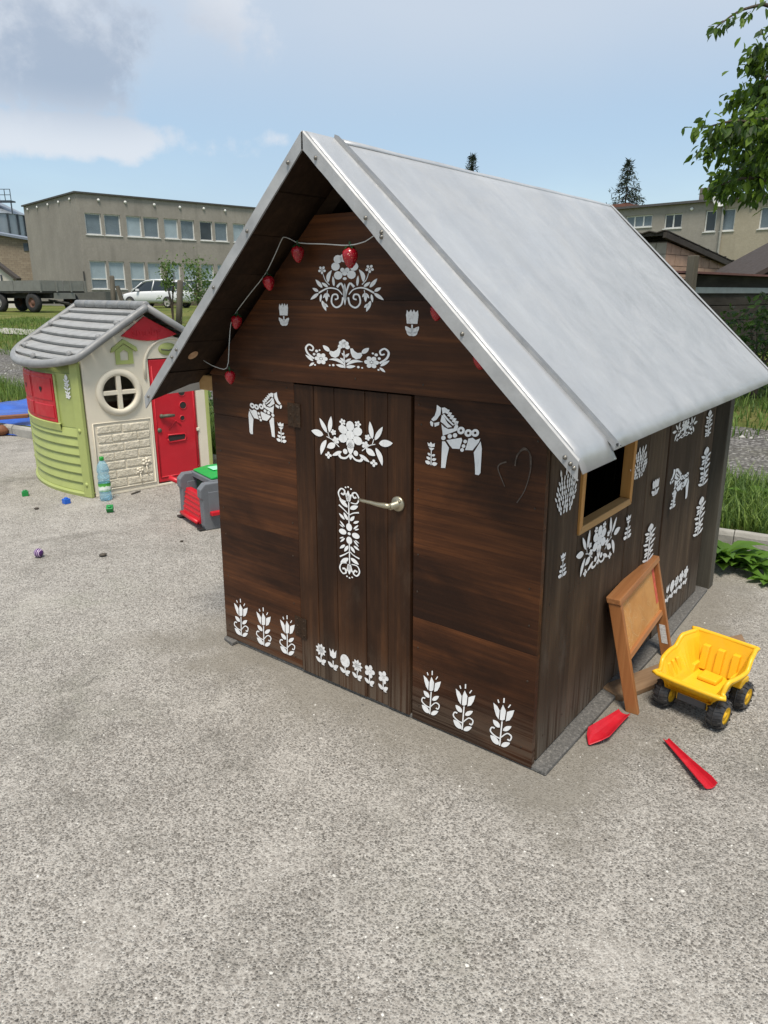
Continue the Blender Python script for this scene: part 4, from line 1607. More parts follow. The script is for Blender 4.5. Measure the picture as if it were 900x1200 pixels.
b = B()
b.strip([[(bulge(y) + .012, y, z) for z in (.02, .3, .55, .8)] + [(bulge(y) + .012, y, rz2(bulge(y)) - .012)] for y in [PD * q / 24 for q in range(25)]])
b.build('side_wall', M_LIME, toy, solid=.006, smooth=True)
nr = 8
for i in range(nr):
    t0, t1 = i / nr, (i + 1) / nr
    b = B()
    rows = []
    for j in range(25):
        y = RF + .02 + (RBk - RF - .04) * j / 24
        e = eave(y)
        xlo = -.21
        f_ = .18
        xa = max((.49 + (xlo - .49) * t0) * (1 - f_) + f_ * (.49 + (e - .49) * t0), e + .015)
        xb = max((.49 + (xlo - .49) * t1) * (1 - f_) + f_ * (.49 + (e - .49) * t1), e + .008)
        if i == 0:
            xa = .47
        rows.append([(xa, y, rz2(xa) - .014), (xa + (xb - xa) * .5, y, rz2((xa + xb) / 2) - .001), (xb + .006, y, rz2(xb) + .018), (xb - .001, y, rz2(xb) + .010), (xb + .012, y, rz2(xb) - .016)])
    b.strip(rows)
    b.build('shingle_row', M_GREYL, toy, solid=.004)
    b = B()
    xa, xb = .49 + .52 * t0, .49 + .52 * t1
    b.strip([[(xa, y, rz2(xa) - .004), (xa + (xb - xa) * .5, y, rz2((xa + xb) / 2) + .004), (xb - .004, y, rz2(xb) + .014), (xb + .004, y, rz2(xb) - .006)] for y in (RF + .02, RBk - .02)])
    b.build('shingle_row', M_GREYL, toy, solid=.004)
path = [(.49, RF, rz2(.49))] + [(.49 + (eave(RF + .01) - .49) * t, RF, rz2(.49 + (eave(RF + .01) - .49) * t) + .004) for t in (.2, .4, .6, .8, .95)]
path += [(eave(y), y, rz2(eave(y)) - .006) for y in [RF + (RBk - RF) * q for q in (.02, .06, .12, .2, .3, .4, .5, .6, .7, .8, .88, .94, .98)]]
path += [(.49 + (eave(RBk - .01) - .49) * t, RBk, rz2(.49 + (eave(RBk - .01) - .49) * t) + .004) for t in (.95, .8, .6, .4, .2, 0)]
B().tube(smooth_pts(path, 3), .027, 10).map(lambda x, y, z: (x, y, z - .004)).build('roof_rim', M_GREY, toy, smooth=True)
B().tube([(.49, RF, rz2(.49) - .004), (.75, RF, rz2(.75)), (1.02, RF, rz2(1.02)), (1.02, RBk, rz2(1.02)), (.75, RBk, rz2(.75)), (.49, RBk, rz2(.49))], .026, 10).build('roof_rim', M_GREY, toy, smooth=True)
for i in range(6):
    ya, yb = RF + (RBk - RF) * i / 6 + .004, RF + (RBk - RF) * (i + 1) / 6 - .004
    B().tube([(.49, ya, 1.366), (.49, ya + .01, 1.368), (.49, yb - .01, 1.368), (.49, yb, 1.366)], [.026, .033, .033, .026], 12).build('ridge_tile', M_GREY, toy, smooth=True)
bm_ = B().lathe([(.02, 0), (.018, .016), (.01, .024), (0, .026)], 10, cap=False).mesh('roof_clip', M_GREY, True)
for t, y in ((.86, .10), (.90, .62), (.84, 1.2), (.45, 1.3), (.35, .0), (.6, .0)):
    x = .49 + (eave(y) - .49) * t
    inst(bm_, 'roof_clip', toy, (x, y, rz2(x) + .008), (0, -.5, 0), (1.2, 1.2, 1))

# ================================================================== water bottle
bx_, by_ = gnd(124.5, 586)[:2]
bot = thing('water_bottle', 'clear blue plastic water bottle with green cap standing before the toy house', 'bottle', (bx_, by_, 0), .4)
k = N('blue_pet')
M_PET = k.out(srgb(160, 214, 240), .06, 0, None, .6, Transmission_Weight=.6, IOR=1.10, Alpha=.6)
prof = [(.0, .004), (.03, .0), (.041, .006), (.043, .03), (.041, .05), (.043, .07), (.043, .135), (.039, .15), (.043, .165), (.043, .185), (.036, .20), (.043, .215), (.043, .232), (.036, .262), (.022, .288), (.014, .298), (.0135, .306), (.0, .306)]
B().lathe(prof, 24, cap=False).build('bottle_body', M_PET, bot, smooth=True)
k = N('bottle_label')
v = k.vec(rand=False)
sx = k.n('ShaderNodeSeparateXYZ')
k.l(v, sx.inputs[0])
wv = k.math('ADD', sx.outputs[2], k.math('MULTIPLY', k.noise(v, 20, 2), .05))
M_LAB = k.out(k.ramp(k.rng(wv, .085, .17), [(0, srgb(60, 140, 90)), (.33, srgb(228, 232, 228)), (.62, srgb(215, 225, 215)), (.68, srgb(84, 170, 60)), (1, srgb(40, 120, 60))]), .4)
B().lathe([(.0436, .072), (.0436, .134)], 24, cap=False).build('label_band', M_LAB, bot, smooth=True)
B().lathe([(.0, .325), (.014, .325), (.0165, .321), (.0165, .300), (.015, .298)], 18, cap=False).build('cap', plain('cap_green', srgb(36, 140, 50), .4), bot, smooth=True)

# ================================================================== toy refuse truck, half hidden by the cottage
l_ = np.array([.81, .587])
g0 = gnd(212.5, 606)
gt = thing('toy_refuse_truck', 'grey and red toy refuse truck with green lid beside the dark cottage wall', 'toy truck', (g0[0], g0[1], 0), math.atan2(.587, .81))
M_TG = plain('truck_grey_plastic', srgb(104, 108, 114), .5, 0, .08, 9, .05, 40, dirt=.15, dirtc=srgb(150, 148, 140))
M_TGR = plain('truck_green_plastic', srgb(22, 150, 66), .4, 0, .06)
M_TDG = plain('truck_dark_green', srgb(22, 58, 36), .5)
M_TRED = plain('truck_red_plastic', srgb(188, 20, 36), .42, 0, .06)
M_BLKP = plain('black_plastic', (.02, .02, .02), .5)
for y in (0.0, -.35):
    p = B().prism([(.02, .0), (.15, .0), (.19, .11), (.19, .285), (.155, .305), (.035, .305), (.0, .27), (.0, .215), (.012, .20), (.012, .03)], y - .03, y + .03).build('side_panel', M_TG, gt, bevel=.006)
    B().prism([(.05, .10), (.15, .10), (.15, .25), (.05, .25)], y - .034, y - .028).build('side_recess', M_TG, p, bevel=.003)
    B().box(-.02, .05, y - .026, y + .026, .0, .012).build('foot_plate', M_BLKP, p)
B().box(.11, .55, -.312, -.038, .07, .26).build('body', M_TDG, gt, bevel=.008)
B().box(.09, .56, -.35, .0, .275, .312).build('hopper_frame', M_TG, gt, bevel=.006)
lid = B().prism([(.10, .313), (.54, .313), (.54, .335), (.20, .34), (.10, .325)], -.33, -.02).build('lid', M_TGR, gt, bevel=.005)
B().box(.17, .35, -.20, -.10, .341, .346).build('lid_panel', plain('lid_pale', srgb(150, 225, 180), .4), lid, bevel=.002)
rp = B().hexa([(.0, -.315, .03), (.0, -.035, .03), (.10, -.035, .03), (.10, -.315, .03), (.035, -.315, .21), (.035, -.035, .21), (.075, -.035, .21), (.075, -.315, .21)]).build('loading_ramp', M_TRED, gt, bevel=.004)
for i in range(5):
    zz_ = .05 + i * .032
    xx_ = .0 + (zz_ - .03) / .18 * .035
    B().box(xx_ - .004, xx_ + .02, -.312, -.038, zz_, zz_ + .008).build('rib', M_TRED, rp)
B().tube([(-.008, -.315, .045), (-.008, -.035, .045)], .014, 10).build('hinge_rod', M_TRED, gt, smooth=True)
B().tube([(.06, .03, .20), (.02, .06, .235), (-.03, .09, .262)], [.02, .018, .018], 10).build('lift_arm', M_TRED, gt, smooth=True)
B().box(.05, .13, -.42, -.384, .10, .125).build('lever', M_TRED, gt, bevel=.004)
wm = B().lathe([(.0, -.03), (.05, -.03), (.062, -.022), (.062, .022), (.05, .03), (.0, .03)], 20, ax='y', cap=False).mesh('wheel', M_BLKP, True)
for x, y in ((.30, .0), (.30, -.35), (.48, 0), (.48, -.35)):
    inst(wm, 'wheel', gt, (x, y, .063))

# ================================================================== yellow dumper
M_YEL = plain('yellow_plastic', srgb(230, 180, 34), .42, 0, .05, 8, .05, 40, dirt=.3, dirtc=srgb(196, 168, 96), Subsurface_Weight=.06, Subsurface_Radius=(.01, .006, .002))
M_TYRE = plain('black_tyre_plastic', (.028, .028, .03), .42, 0, .25, 20, .15, 60, dirt=.3, dirtc=(.13, .12, .11))
DC = (np.array(gnd(777, 826)) + np.array(gnd(867, 829))) / 2
fx = np.array([-.739, -.674])
dump = thing('toy_dump_truck', 'yellow plastic dump truck toy with black knobbly wheels on the concrete', 'toy truck', (DC[0], DC[1], 0), math.atan2(fx[1], fx[0]))


def tub_section(x):
    "cross profile of the tub at station x: half widths at floor and rim, floor and rim height"
    t = (x + .125) / .26
    wf_ = .070 + .012 * t
    wr = .106 + .020 * math.sin(math.pi * min(1, max(0, t)))
    zf_ = .092 + (.012 * max(0, (t - .75) / .25))
    zr = .226 if x < -.055 else (.226 - .036 * sstep(-.055, -.012, x) if x < 0 else .190)
    if x > .105:
        zr = .190 - .046 * sstep(.105, .135, x)
    return wf_, wr, zf_, zr


xs_ = [-.138, -.125, -.10, -.07, -.055, -.04, -.026, -.012, .02, .05, .08, .10, .115, .127, .138]
outer, innr = [], []
th_ = .0055
for x in xs_:
    wf_, wr, zf_, zr = tub_section(x)
    lip = .010
    o_ = [(x, -wf_, zf_ - th_), (x, -wf_ - .008, zf_ + .02), (x, -wr + .006, zr - .02), (x, -wr - lip, zr - .012), (x, -wr - lip, zr), (x, -wr + .002, zr), (x, -wr + .012, zr - .02), (x, -wf_ + .002, zf_ + .02), (x, -wf_ + .012, zf_)]
    r_ = [(x, -p[1], p[2]) for p in o_[::-1]]
    innr.append(o_ + r_)
b = B()
b.strip(innr, closed=True)
tub = b.build('tub', M_YEL, dump, bevel=.0025, smooth=False)
rp_ = []
for x in [-.146] + xs_[1:-1] + [.145]:
    _, wr, _, zr = tub_section(max(-.138, min(.138, x)))
    rp_.append((x, wr + .004, zr - .002))
loop = rp_ + [(p[0], -p[1], p[2]) for p in rp_[::-1]]
loop = smooth_pts(loop + [loop[0]], 3)
B().tube(loop, .0085, 10, cap=False).build('rim', M_YEL, tub, smooth=True)
# sloped back board and front board close the ends
_, wr, _, zr = tub_section(-.138)
B().hexa([(-.100, -.076, .09), (-.100, .076, .09), (-.108, .076, .088), (-.108, -.076, .088), (-.140, -wr - .010, zr), (-.140, wr + .010, zr), (-.155, wr + .012, zr + .002), (-.155, -wr - .012, zr + .002)]).build('back_board', M_YEL, tub, bevel=.003)
B().hexa([(.112, -.08, .098), (.112, .08, .098), (.118, .08, .096), (.118, -.08, .096), (.138, -.118, .150), (.138, .118, .150), (.152, .118, .147), (.152, -.118, .147)]).build('front_board', M_YEL, tub, bevel=.003)
B().box(-.075, -.01, -.035, .035, .0925, .110).build('floor_bump', M_YEL, tub, bevel=.006)
for s in (-1, 1):
    for x in (.02, .052, .084):
        B().hexa([(x - .009, s * .075, .105), (x + .009, s * .075, .105), (x + .009, s * .088, .105), (x - .009, s * .088, .105), (x - .009, s * .098, .168), (x + .009, s * .098, .168), (x + .009, s * .108, .168), (x - .009, s * .108, .168)]).build('inner_rib', M_YEL, tub, bevel=.003)
for y in (-.055, 0, .055):
    B().hexa([(-.085, y - .013, .10), (-.085, y + .013, .10), (-.105, y + .013, .10), (-.105, y - .013, .10), (-.108, y - .013, .188), (-.108, y + .013, .188), (-.128, y + .013, .188), (-.128, y - .013, .188)]).build('inner_rib', M_YEL, tub, bevel=.003)
for y in (-.075, -.045, -.015, .015, .045, .075):
    B().hexa([(.122, y - .008, .102), (.122, y + .008, .102), (.112, y + .008, .102), (.112, y - .008, .102), (.150, y - .008, .138), (.150, y + .008, .138), (.138, y + .008, .14), (.138, y - .008, .14)]).build('outer_rib', M_YEL, tub, bevel=.002)
B().box(-.10, .10, -.052, .052, .048, .088).build('chassis', plain('chassis_grey', srgb(92, 92, 94), .55), dump, bevel=.004)
for s in (-1, 1):
    B().prism([(-.125, .10), (-.115, .125), (-.055, .125), (-.045, .10), (-.05, .095), (-.12, .095)], s * .085 - .022, s * .085 + .022).build('mudguard', M_YEL, dump, bevel=.004)
    B().box(.072, .092, s * .054 - .004, s * .054 + .004, .045, .10).build('bracket', M_YEL, dump, bevel=.002)
wb = B()
wb.lathe([(.030, -.026), (.043, -.026), (.0505, -.017), (.0525, 0), (.0505, .017), (.043, .026), (.030, .026)], 28, ax='y', cap=False)
for i in range(14):
    a = i / 14 * 6.283
    for s in (-1, 1):
        k0 = len(wb.v)
        vs_ = []
        for (r_, w, da) in ((.049, .003, 0), (.049, .025, .12), (.0445, .0275, .12), (.0545, .003, 0), (.0535, .020, .10), (.0470, .0285, .12)):
            for d in (-.075, .075):
                vs_.append((r_ * math.cos(a + d + da), s * w, r_ * math.sin(a + d + da)))
        wb.add(vs_, [(6, 7, 9, 8), (8, 9, 11, 10), (0, 2, 8, 6), (1, 7, 9, 3), (2, 4, 10, 8), (3, 9, 11, 5), (0, 6, 7, 1), (4, 5, 11, 10)])
wb.lathe([(.0538, -.0022), (.0552, 0), (.0538, .0022)], 28, ax='y', cap=False)
tyre = wb.mesh('tyre', M_TYRE)
hubm = B().lathe([(.0, -.024), (.010, -.025), (.013, -.018), (.024, -.018), (.030, -.0265), (.031, .0265), (.024, .018), (.013, .018), (.010, .025), (.0, .024)], 20, ax='y', cap=False).mesh('hub', M_YEL, True)
for x, y in ((.092, -.097), (.092, .097), (-.092, .097), (-.092, -.097)):
    w = thing('wheel', None, None, (x, y, .0555))
    for kk in list(w.keys()):
        del w[kk]
    w.parent = dump
    inst(tyre, 'tyre', w, (0, 0, 0), (0, rnd(0, 1), 0))
    inst(hubm, 'hub', w)

# ================================================================== wooden drawing stand against the wall
M_ST = wood('orange_varnished_wood', srgb(122, 74, 40), srgb(156, 102, 58), srgb(180, 128, 82), 2, rough=.45, bump=.12, blotch=.15, knots=.3)
M_ST1 = wood('orange_varnished_rail', srgb(130, 82, 46), srgb(164, 110, 66), srgb(188, 138, 92), 0, rough=.45, bump=.12, blotch=.15, knots=.3)
k = N('scribbled_panel')
v = k.vec(rand=False)
sc_ = k.math('MULTIPLY', k.rng(k.noise(v, 16, 3, .5, 2.5), .49, .51), k.rng(k.noise(v, 16, 3, .5, 2.5), .51, .53, 1, 0))
cc = k.mix(k.math('MULTIPLY', k.math('MULTIPLY', sc_, k.rng(k.noise(v, 4, 3), .45, .6)), .7), k.ramp(k.noise(v, 9, 5), [(.3, srgb(176, 122, 62)), (.7, srgb(198, 146, 84))]), srgb(222, 190, 140))
M_PAN = k.out(cc, .55, 0, None, .4)
LP, RP = gnd(733, 834), gnd(776, 766)
tl = PS.at(714, 712)
an = math.atan2(RP[1] - LP[1], RP[0] - LP[0])
SW = float(np.hypot(RP[0] - LP[0], RP[1] - LP[1]))
stand = thing('drawing_stand', 'small orange wooden drawing stand with tan panel leaning on the cottage side wall', 'drawing stand', (LP[0], LP[1], 0), an)
SH, LEAN = .425, .105                      # height and how far the top leans to the wall (+y)


def lean(x, y, z):
    return (x, y + LEAN * z / SH, z)


for x in (0.0, SW - .022):
    B().box(x, x + .022, -.045, .0, .0, SH - .022).map(lean).build('leg', M_ST, stand, bevel=.002)
B().box(-.004, SW + .004, -.047, .004, SH - .0215, SH).map(lean).build('top_rail', M_ST1, stand, bevel=.003)
B().box(.0225, SW - .0225, -.035, -.005, .185, .205).map(lean).build('lower_rail', M_ST1, stand, bevel=.002)
B().box(.0225, SW - .0225, -.024, -.016, .2055, SH - .0222).map(lean).build('panel', M_PAN, stand)
B().box(SW - .055, SW - .028, -.0255, -.0242, .24, .395).map(lean).build('red_mark', plain('red_felt_mark', srgb(196, 92, 72), .7, 0, .3, 60), stand)
B().box(SW - .0228, SW - .0222, -.036, -.012, .06, .14).map(lean).build('paper_label', plain('paper_label', srgb(205, 205, 205), .6, 0, .3, 120), stand)

rs2 = random.Random(21)
sb_ = B()
for q in range(16):
    x, z = rs2.uniform(.08, SW - .1), rs2.uniform(.24, .37)
    pts = [(x, z)]
    for _ in range(5):
        x += rs2.uniform(-.035, .04)
        z += rs2.uniform(-.04, .04)
        pts.append((min(max(x, .03), SW - .06), min(max(z, .215), .39)))
    for p in stroke(pts, .0016, .0012, 3):
        sb_.add([lean(a, -.0246, c) for a, c in p], [(0, 1, 2, 3)])
sb_ = sb_.build('chalk_scribble', plain('pale_scribble', srgb(208, 172, 122), .8), stand, fix=False)
sb_['kind'] = 'stuff'
# loose plank
A1, A2 = gnd(703, 806, .012), gnd(866, 744, .012)
pl = B()
L_ = float(np.hypot(*(A2 - A1)[:2]))
M_PLK = wood('grey_brown_plank', srgb(96, 76, 56), srgb(134, 108, 82), srgb(160, 134, 106), 0, rough=.65, bump=.25, blotch=.2, knots=.5)
pl.prism([(0, -.085), (.012, -.10), (L_ * .9, -.10), (L_, -.012), (L_ * .93, 0.0), (.0, 0.0)], 0.0, .022, 'z')
o = pl.build('loose_plank', M_PLK, None, bevel=.003)
o.location = (A1[0], A1[1], 0.0)
o.rotation_euler = (0, 0, math.atan2(A2[1] - A1[1], A2[0] - A1[0]))
tag(o, 'weathered wooden plank lying on the concrete under the drawing stand', 'plank')

# red spades, broken apart
M_SP = plain('scuffed_red_plastic', srgb(182, 24, 40), .45, 0, .12, 14, .1, 60, dirt=.25, dirtc=srgb(222, 120, 120))


def scoop(name, a, b_, widths, depth, label, cat):
    a, b_ = np.array(a), np.array(b_)
    L = float(np.hypot(*(b_ - a)[:2]))
    bb = B()
    rows = []
    n = len(widths)
    for i, w in enumerate(widths):
        x = L * i / (n - 1)
        row = []
        for j in range(7):
            t = j / 6 * 2 - 1
            row.append((x, w / 2 * t, .004 + depth * (w / max(widths)) * (t * t) ** 1.4))
        rows.append(row)
    bb.strip(rows)
    o = bb.build(name, M_SP, None, smooth=False, solid=.003, bevel=.001)
    o.location = (a[0], a[1], 0.004)
    o.rotation_euler = (0, 0, math.atan2(b_[1] - a[1], b_[0] - a[0]))
    return tag(o, label, cat)


scoop('toy_scoop', gnd(690, 875), gnd(731, 839), [.004, .052, .078, .072, .066, .060, .054, .049, .044], .020, 'broad red plastic toy spade blade lying by the cottage foot', 'toy spade')
scoop('toy_spade', gnd(780, 870), gnd(831, 927), [.020, .023, .026, .030, .034, .039, .044, .050, .048], .020, 'narrow red plastic toy spade handle widening to one end', 'toy spade')

# blocks, ball and litter on the concrete
M_BG = plain('green_block_plastic', srgb(24, 128, 60), .4)
M_BB = plain('blue_block_plastic', srgb(28, 92, 190), .4)


def block(px, py, m, lab, rz, tilt=0):
    p = gnd(px, py)
    b = B()
    s = .022
    b.box(-s, s, -s, s, 0, .036)
    b.lathe([(.0, .045), (.012, .045), (.013, .043), (.013, .0365)], 14, cap=False)
    o = b.build('toy_block', m, None, bevel=.003)
    o.location = (p[0], p[1], .0 if not tilt else .012)
    o.rotation_euler = (tilt, 0, rz)
    tag(o, lab, 'toy block', 'small toy blocks by the toy house')


block(30, 581, M_BG, 'small green toy block lying apart left of the toy house', .4)
block(78, 590, M_BB, 'small blue toy block lying before the bowed green wall', .9)
block(129.5, 600, M_BG, 'small green toy block lying in front of the water bottle', .2, .5)
k = N('striped_ball')
v = k.vec(rand=False)
wv = k.n('ShaderNodeTexWave')
k.l(v, wv.inputs[0])
wv.inputs['Scale'].default_value = 14
wv.inputs['Distortion'].default_value = 5
M_BALL = k.out(k.ramp(wv.outputs['Fac'], [(.25, srgb(70, 36, 92)), (.45, srgb(150, 90, 150)), (.6, srgb(225, 220, 228)), (.9, srgb(90, 50, 110))]), .35)
p = gnd(46, 653)
b = B().lathe([(.0265 * math.sin(math.pi * i / 14), -.0265 * math.cos(math.pi * i / 14)) for i in range(15)], 20, cap=False)
o = b.build('small_ball', M_BALL, None, smooth=True)
o.location = (p[0], p[1], .0265)
tag(o, 'small purple and white swirled ball on the bare concrete', 'ball')
M_PEB = plain('dark_pebble', (.06, .05, .04), .8, 0, .4, 60)
for px, py, r_, lab in ((121, 652, .022, 'dark pebble alone on the concrete beyond the swirled ball'), (43, 597, .017, 'dark pebble near the left green toy block'), (213, 635, .012, 'dark speck of stone near the toy refuse truck'), (565, 842 + 400, .01, None)):
    if lab is None:
        continue
    p = gnd(px, py)
    b = B()
    for i in range(7):
        a = math.pi * i / 6
        b.v += [(r_ * math.sin(a) * math.cos(t) * rnd(.85, 1.25), r_ * .7 * math.sin(a) * math.sin(t) * rnd(.85, 1.2), r_ * .45 * (1 - math.cos(a))) for t in [j / 9 * 6.283 for j in range(9)]]
    for i in range(6):
        for j in range(9):
            b.f.append((i * 9 + j, i * 9 + (j + 1) % 9, (i + 1) * 9 + (j + 1) % 9, (i + 1) * 9 + j))
    o = b.build('pebble', M_PEB, None, smooth=True)
    o.location = (p[0], p[1], 0)
    o.rotation_euler = (0, 0, rnd(0, 3))
    tag(o, lab, 'pebble')
tw0 = B().tube([(*gnd(154, 580)[:2], .006), (*gnd(160, 578)[:2], .008), (*gnd(165, 576)[:2], .006)], [.005, .007, .003], 6)
tag(tw0.build('twig', M_PEB, None), 'short dark twig at the foot of the cream toy house wall', 'twig')

# ================================================================== tarpaulin heap at the pad edge
k = N('blue_tarpaulin')
v = k.vec(rand=False)
M_TARP = k.out(k.ramp(k.noise(v, 3, 4), [(.3, srgb(22, 52, 128)), (.7, srgb(44, 92, 184))]), .35, 0, k.bump(k.noise(v, 7, 6, .6), .4, .03))
b = B()
rows = []
rs = random.Random(11)
for i in range(28):
    row = []
    for j in range(24):
        u_, w_ = i / 27, j / 23
        x, y = -1.7 * (1 - u_), 1.35 * w_
        rise = .13 * sstep(0, .25, w_) * sstep(1, .93, u_)
        z = .012 + rise + .022 * math.sin(9 * u_ + 5 * w_ + 1.5 * math.sin(7 * w_)) * sstep(0, .2, w_) + .016 * math.sin(17 * u_ - 12 * w_) * sstep(0, .15, w_)
        row.append((x + .02 * math.sin(11 * w_), y + .03 * math.sin(8 * u_), max(z, .008)))
    rows.append(row)
b.strip(rows)
tq = gnd(36, 514)
o = b.build('tarpaulin', M_TARP, None, smooth=True, solid=.004)
o.location = (tq[0], tq[1], 0)
o.rotation_euler = (0, 0, -.45)
tag(o, 'crumpled blue tarpaulin heaped at the edge of the concrete', 'tarpaulin')
M_BRD = wood('rusty_brown_board', srgb(96, 58, 36), srgb(130, 84, 56), srgb(152, 104, 72), 0, rough=.6, blotch=.2)
e1, e0 = aty(34, 487, tq[1] + .32), aty(-50, 493, tq[1] + .15)
b = B().beam(e0, e1, .10, .035)
tag(b.build('brown_board', M_BRD, None, bevel=.004), 'long brown board lying across the blue tarpaulin', 'board')
q0 = gnd(2, 510)
b = B().tube([(q0[0] - .5, q0[1] + .02, .06), (q0[0] - .2, q0[1] - .01, .062), (q0[0] + .04, q0[1] - .03, .058), (q0[0] + .09, q0[1] - .035, .05)], [.055, .06, .058, .02], 10)
tag(b.build('brown_log', M_BRD, None, smooth=True), 'short rounded brown log in front of the blue tarpaulin', 'log')
# ================================================================== buildings and yard behind
M_GLASS = [plain('pane_pale_blind', srgb(150, 164, 172), .25, 0, .10, 1.5), plain('pane_grey_blind', srgb(104, 116, 124), .22, 0, .15, 1.5), plain('pane_dark', srgb(52, 58, 62), .12, 0, .3, 1.2)]
M_WFR = plain('white_window_frame', (.66, .66, .64), .5)


def render_wall(name, c0, c1, streak):
    k = N(name)
    v = k.vec(rand=False)
    st = k.noise(k.vec((1.6, 1.6, .16), rand=False), 1.0, 7, .65)
    c = k.ramp(k.noise(v, .5, 8, .65), [(.3, c0), (.7, c1)])
    c = k.mix(k.rng(st, .48, .72, 0, streak), c, tuple(x * .45 for x in c0))
    c = k.mix(k.rng(k.noise(v, 6, 6, .7), .4, .7, .25, 0), c, tuple(x * .7 for x in c0))
    return k.out(c, .95, 0, k.bump(k.noise(v, 14, 5), .4, .03), .15)


def pierced(L, z0, z1, rects, depth, x0=0.0):
    "wall sheet in the local xz plane with window openings and their reveals"
    xs = sorted({x0, L} | {r[0] for r in rects} | {r[1] for r in rects})
    zs = sorted({z0, z1} | {r[2] for r in rects} | {r[3] for r in rects})
    b = B()
    idx = {}

    def vid(x, y, z):
        key = (round(x, 4), round(y, 4), round(z, 4))
        if key not in idx:
            idx[key] = len(b.v)
            b.v.append((x, y, z))
        return idx[key]
    for i in range(len(xs) - 1):
        for j in range(len(zs) - 1):
            cx, cz = (xs[i] + xs[i + 1]) / 2, (zs[j] + zs[j + 1]) / 2
            if any(r[0] < cx < r[1] and r[2] < cz < r[3] for r in rects):
                continue
            b.f.append((vid(xs[i], 0, zs[j]), vid(xs[i + 1], 0, zs[j]), vid(xs[i + 1], 0, zs[j + 1]), vid(xs[i], 0, zs[j + 1])))
    for r in rects:
        a, c, e, g_ = r
        for (p, q) in (((a, e), (c, e)), ((c, e), (c, g_)), ((c, g_), (a, g_)), ((a, g_), (a, e))):
            b.f.append((vid(p[0], 0, p[1]), vid(q[0], 0, q[1]), vid(q[0], depth, q[1]), vid(p[0], depth, p[1])))
    return b


def window(par, r, depth, split_v=0, split_h=None, glass=0, t=.07, sill=True, lower=None):
    a, c, e, g_ = r
    y0, y1 = depth - .07, depth - .005
    f = B()
    f.box(a, c, y0, y1, e, e + t).box(a, c, y0, y1, g_ - t, g_).box(a, a + t, y0 + .002, y1, e + t, g_ - t).box(c - t, c, y0 + .002, y1, e + t, g_ - t)
    for i in range(split_v):
        x = a + (c - a) * (i + 1) / (split_v + 1)
        f.box(x - t * .6, x + t * .6, y0 + .003, y1, e + t, g_ - t)
    if split_h:
        f.box(a + t, c - t, y0 + .004, y1, e + (g_ - e) * split_h - t * .5, e + (g_ - e) * split_h + t * .5)
    o = f.build('window', M_WFR, par)
    zz_ = e + (g_ - e) * (split_h or 0)
    B().box(a + t * .5, c - t * .5, depth - .03, depth - .02, (zz_ if split_h else e + t * .5), g_ - t * .5).build('pane', M_GLASS[glass], o)
    if split_h:
        B().box(a + t * .5, c - t * .5, depth - .03, depth - .02, e + t * .5, zz_ - .001).build('pane', M_GLASS[lower if lower is not None else glass], o)
    if sill:
        B().box(a - .06, c + .06, -.05, depth - .08, e - .05, e - .002).build('sill', M_WFR, o)
    return o


# --- long grey building on the left
LA = math.atan2(1.045, 1.149)
LC = aty(88, 226, 50)
LPn = Plane(LC[:2], LA)
LEn = Plane(LC[:2], LA + math.pi / 2)
zb = .45
zt = LPn.at(88.3, 226)[1]
lb = thing('grey_office_building', 'long flat roofed two storey building of stained grey render with paired windows', 'building', (LC[0], LC[1], 0), LA)
M_LWE = render_wall('plain_grey_render', srgb(138, 133, 126), srgb(157, 152, 144), .06)
M_LW = render_wall('stained_grey_render', srgb(138, 133, 126), srgb(162, 156, 148), .35)
rects = []
upper = [(100, 119, 248.5, 274), (122.5, 141.5, 250.5, 275.5), (148.5, 166, 252.5, 277.5), (168.5, 186.5, 254, 278.5), (192.5, 209, 256, 279.5), (212, 228, 257.5, 280.5), (234.5, 249.3, 259.5, 281.5), (252, 267, 260.5, 282.5)]
lower = [(106.5, 126, 305.5, 339.5), (128.5, 147, 306, 339), (153.5, 171, 307, 339), (174, 190, 307.5, 339), (196, 212, 308.2, 339), (216.5, 232, 308.8, 338.5), (238.5, 252, 309.5, 338.5)]


def rows_from(lst, n_extra):
    o = [[LPn.at(a, (c + d) / 2)[0], LPn.at(b_, (c + d) / 2)[0]] for a, b_, c, d in lst]
    z1_ = float(np.mean([LPn.at(a, c)[1] for a, b_, c, d in lst]))
    z0_ = float(np.mean([LPn.at(a, d)[1] for a, b_, c, d in lst]))
    pitch = (o[-2][0] - o[0][0]) / (len(o) - 2) * 2
    last = o[-2:]
    for i in range(n_extra):
        o += [[p[0] + pitch * (i + 1), p[1] + pitch * (i + 1)] for p in last]
    return [(p[0], p[1], z0_, z1_) for p in o]


ru, rl = rows_from(upper, 3), rows_from(lower[:6], 4)
LL = max(ru[-1][1], rl[-1][1]) + 2
pierced(LL, zb, zt, ru + rl, .16).build('wall', M_LW, lb, fix=False)
gu = [1, 1, 0, 1, 0, 1, 2, 1, 0, 1, 1, 0, 2, 1]
for i, r in enumerate(ru):
    window(lb, r, .16, 0, None, gu[i % 14])
for i, r in enumerate(rl):
    window(lb, r, .16, 0, .36, 0, lower=1)
LD = LEn.at(27, 240)[0]
b = B().add([(0, 0, zb), (0, LD, zb), (0, LD, zt), (0, 0, zt)], [(3, 2, 1, 0)])
b.build('end_wall', M_LWE, lb)
b = B().add([(0, LD, zb), (LL, LD, zb), (LL, LD, zt), (0, LD, zt)], [(3, 2, 1, 0)])
b.build('back_wall', M_LWE, lb)
b = B().add([(LL, 0, zb), (LL, LD, zb), (LL, LD, zt), (LL, 0, zt)], [(0, 1, 2, 3)])
b.build('end_wall', M_LW, lb)
B().box(-.12, LL + .12, -.12, LD + .12, zt + .001, zt + .10).build('roof', plain('roof_edge_dark', srgb(70, 68, 66), .7), lb)
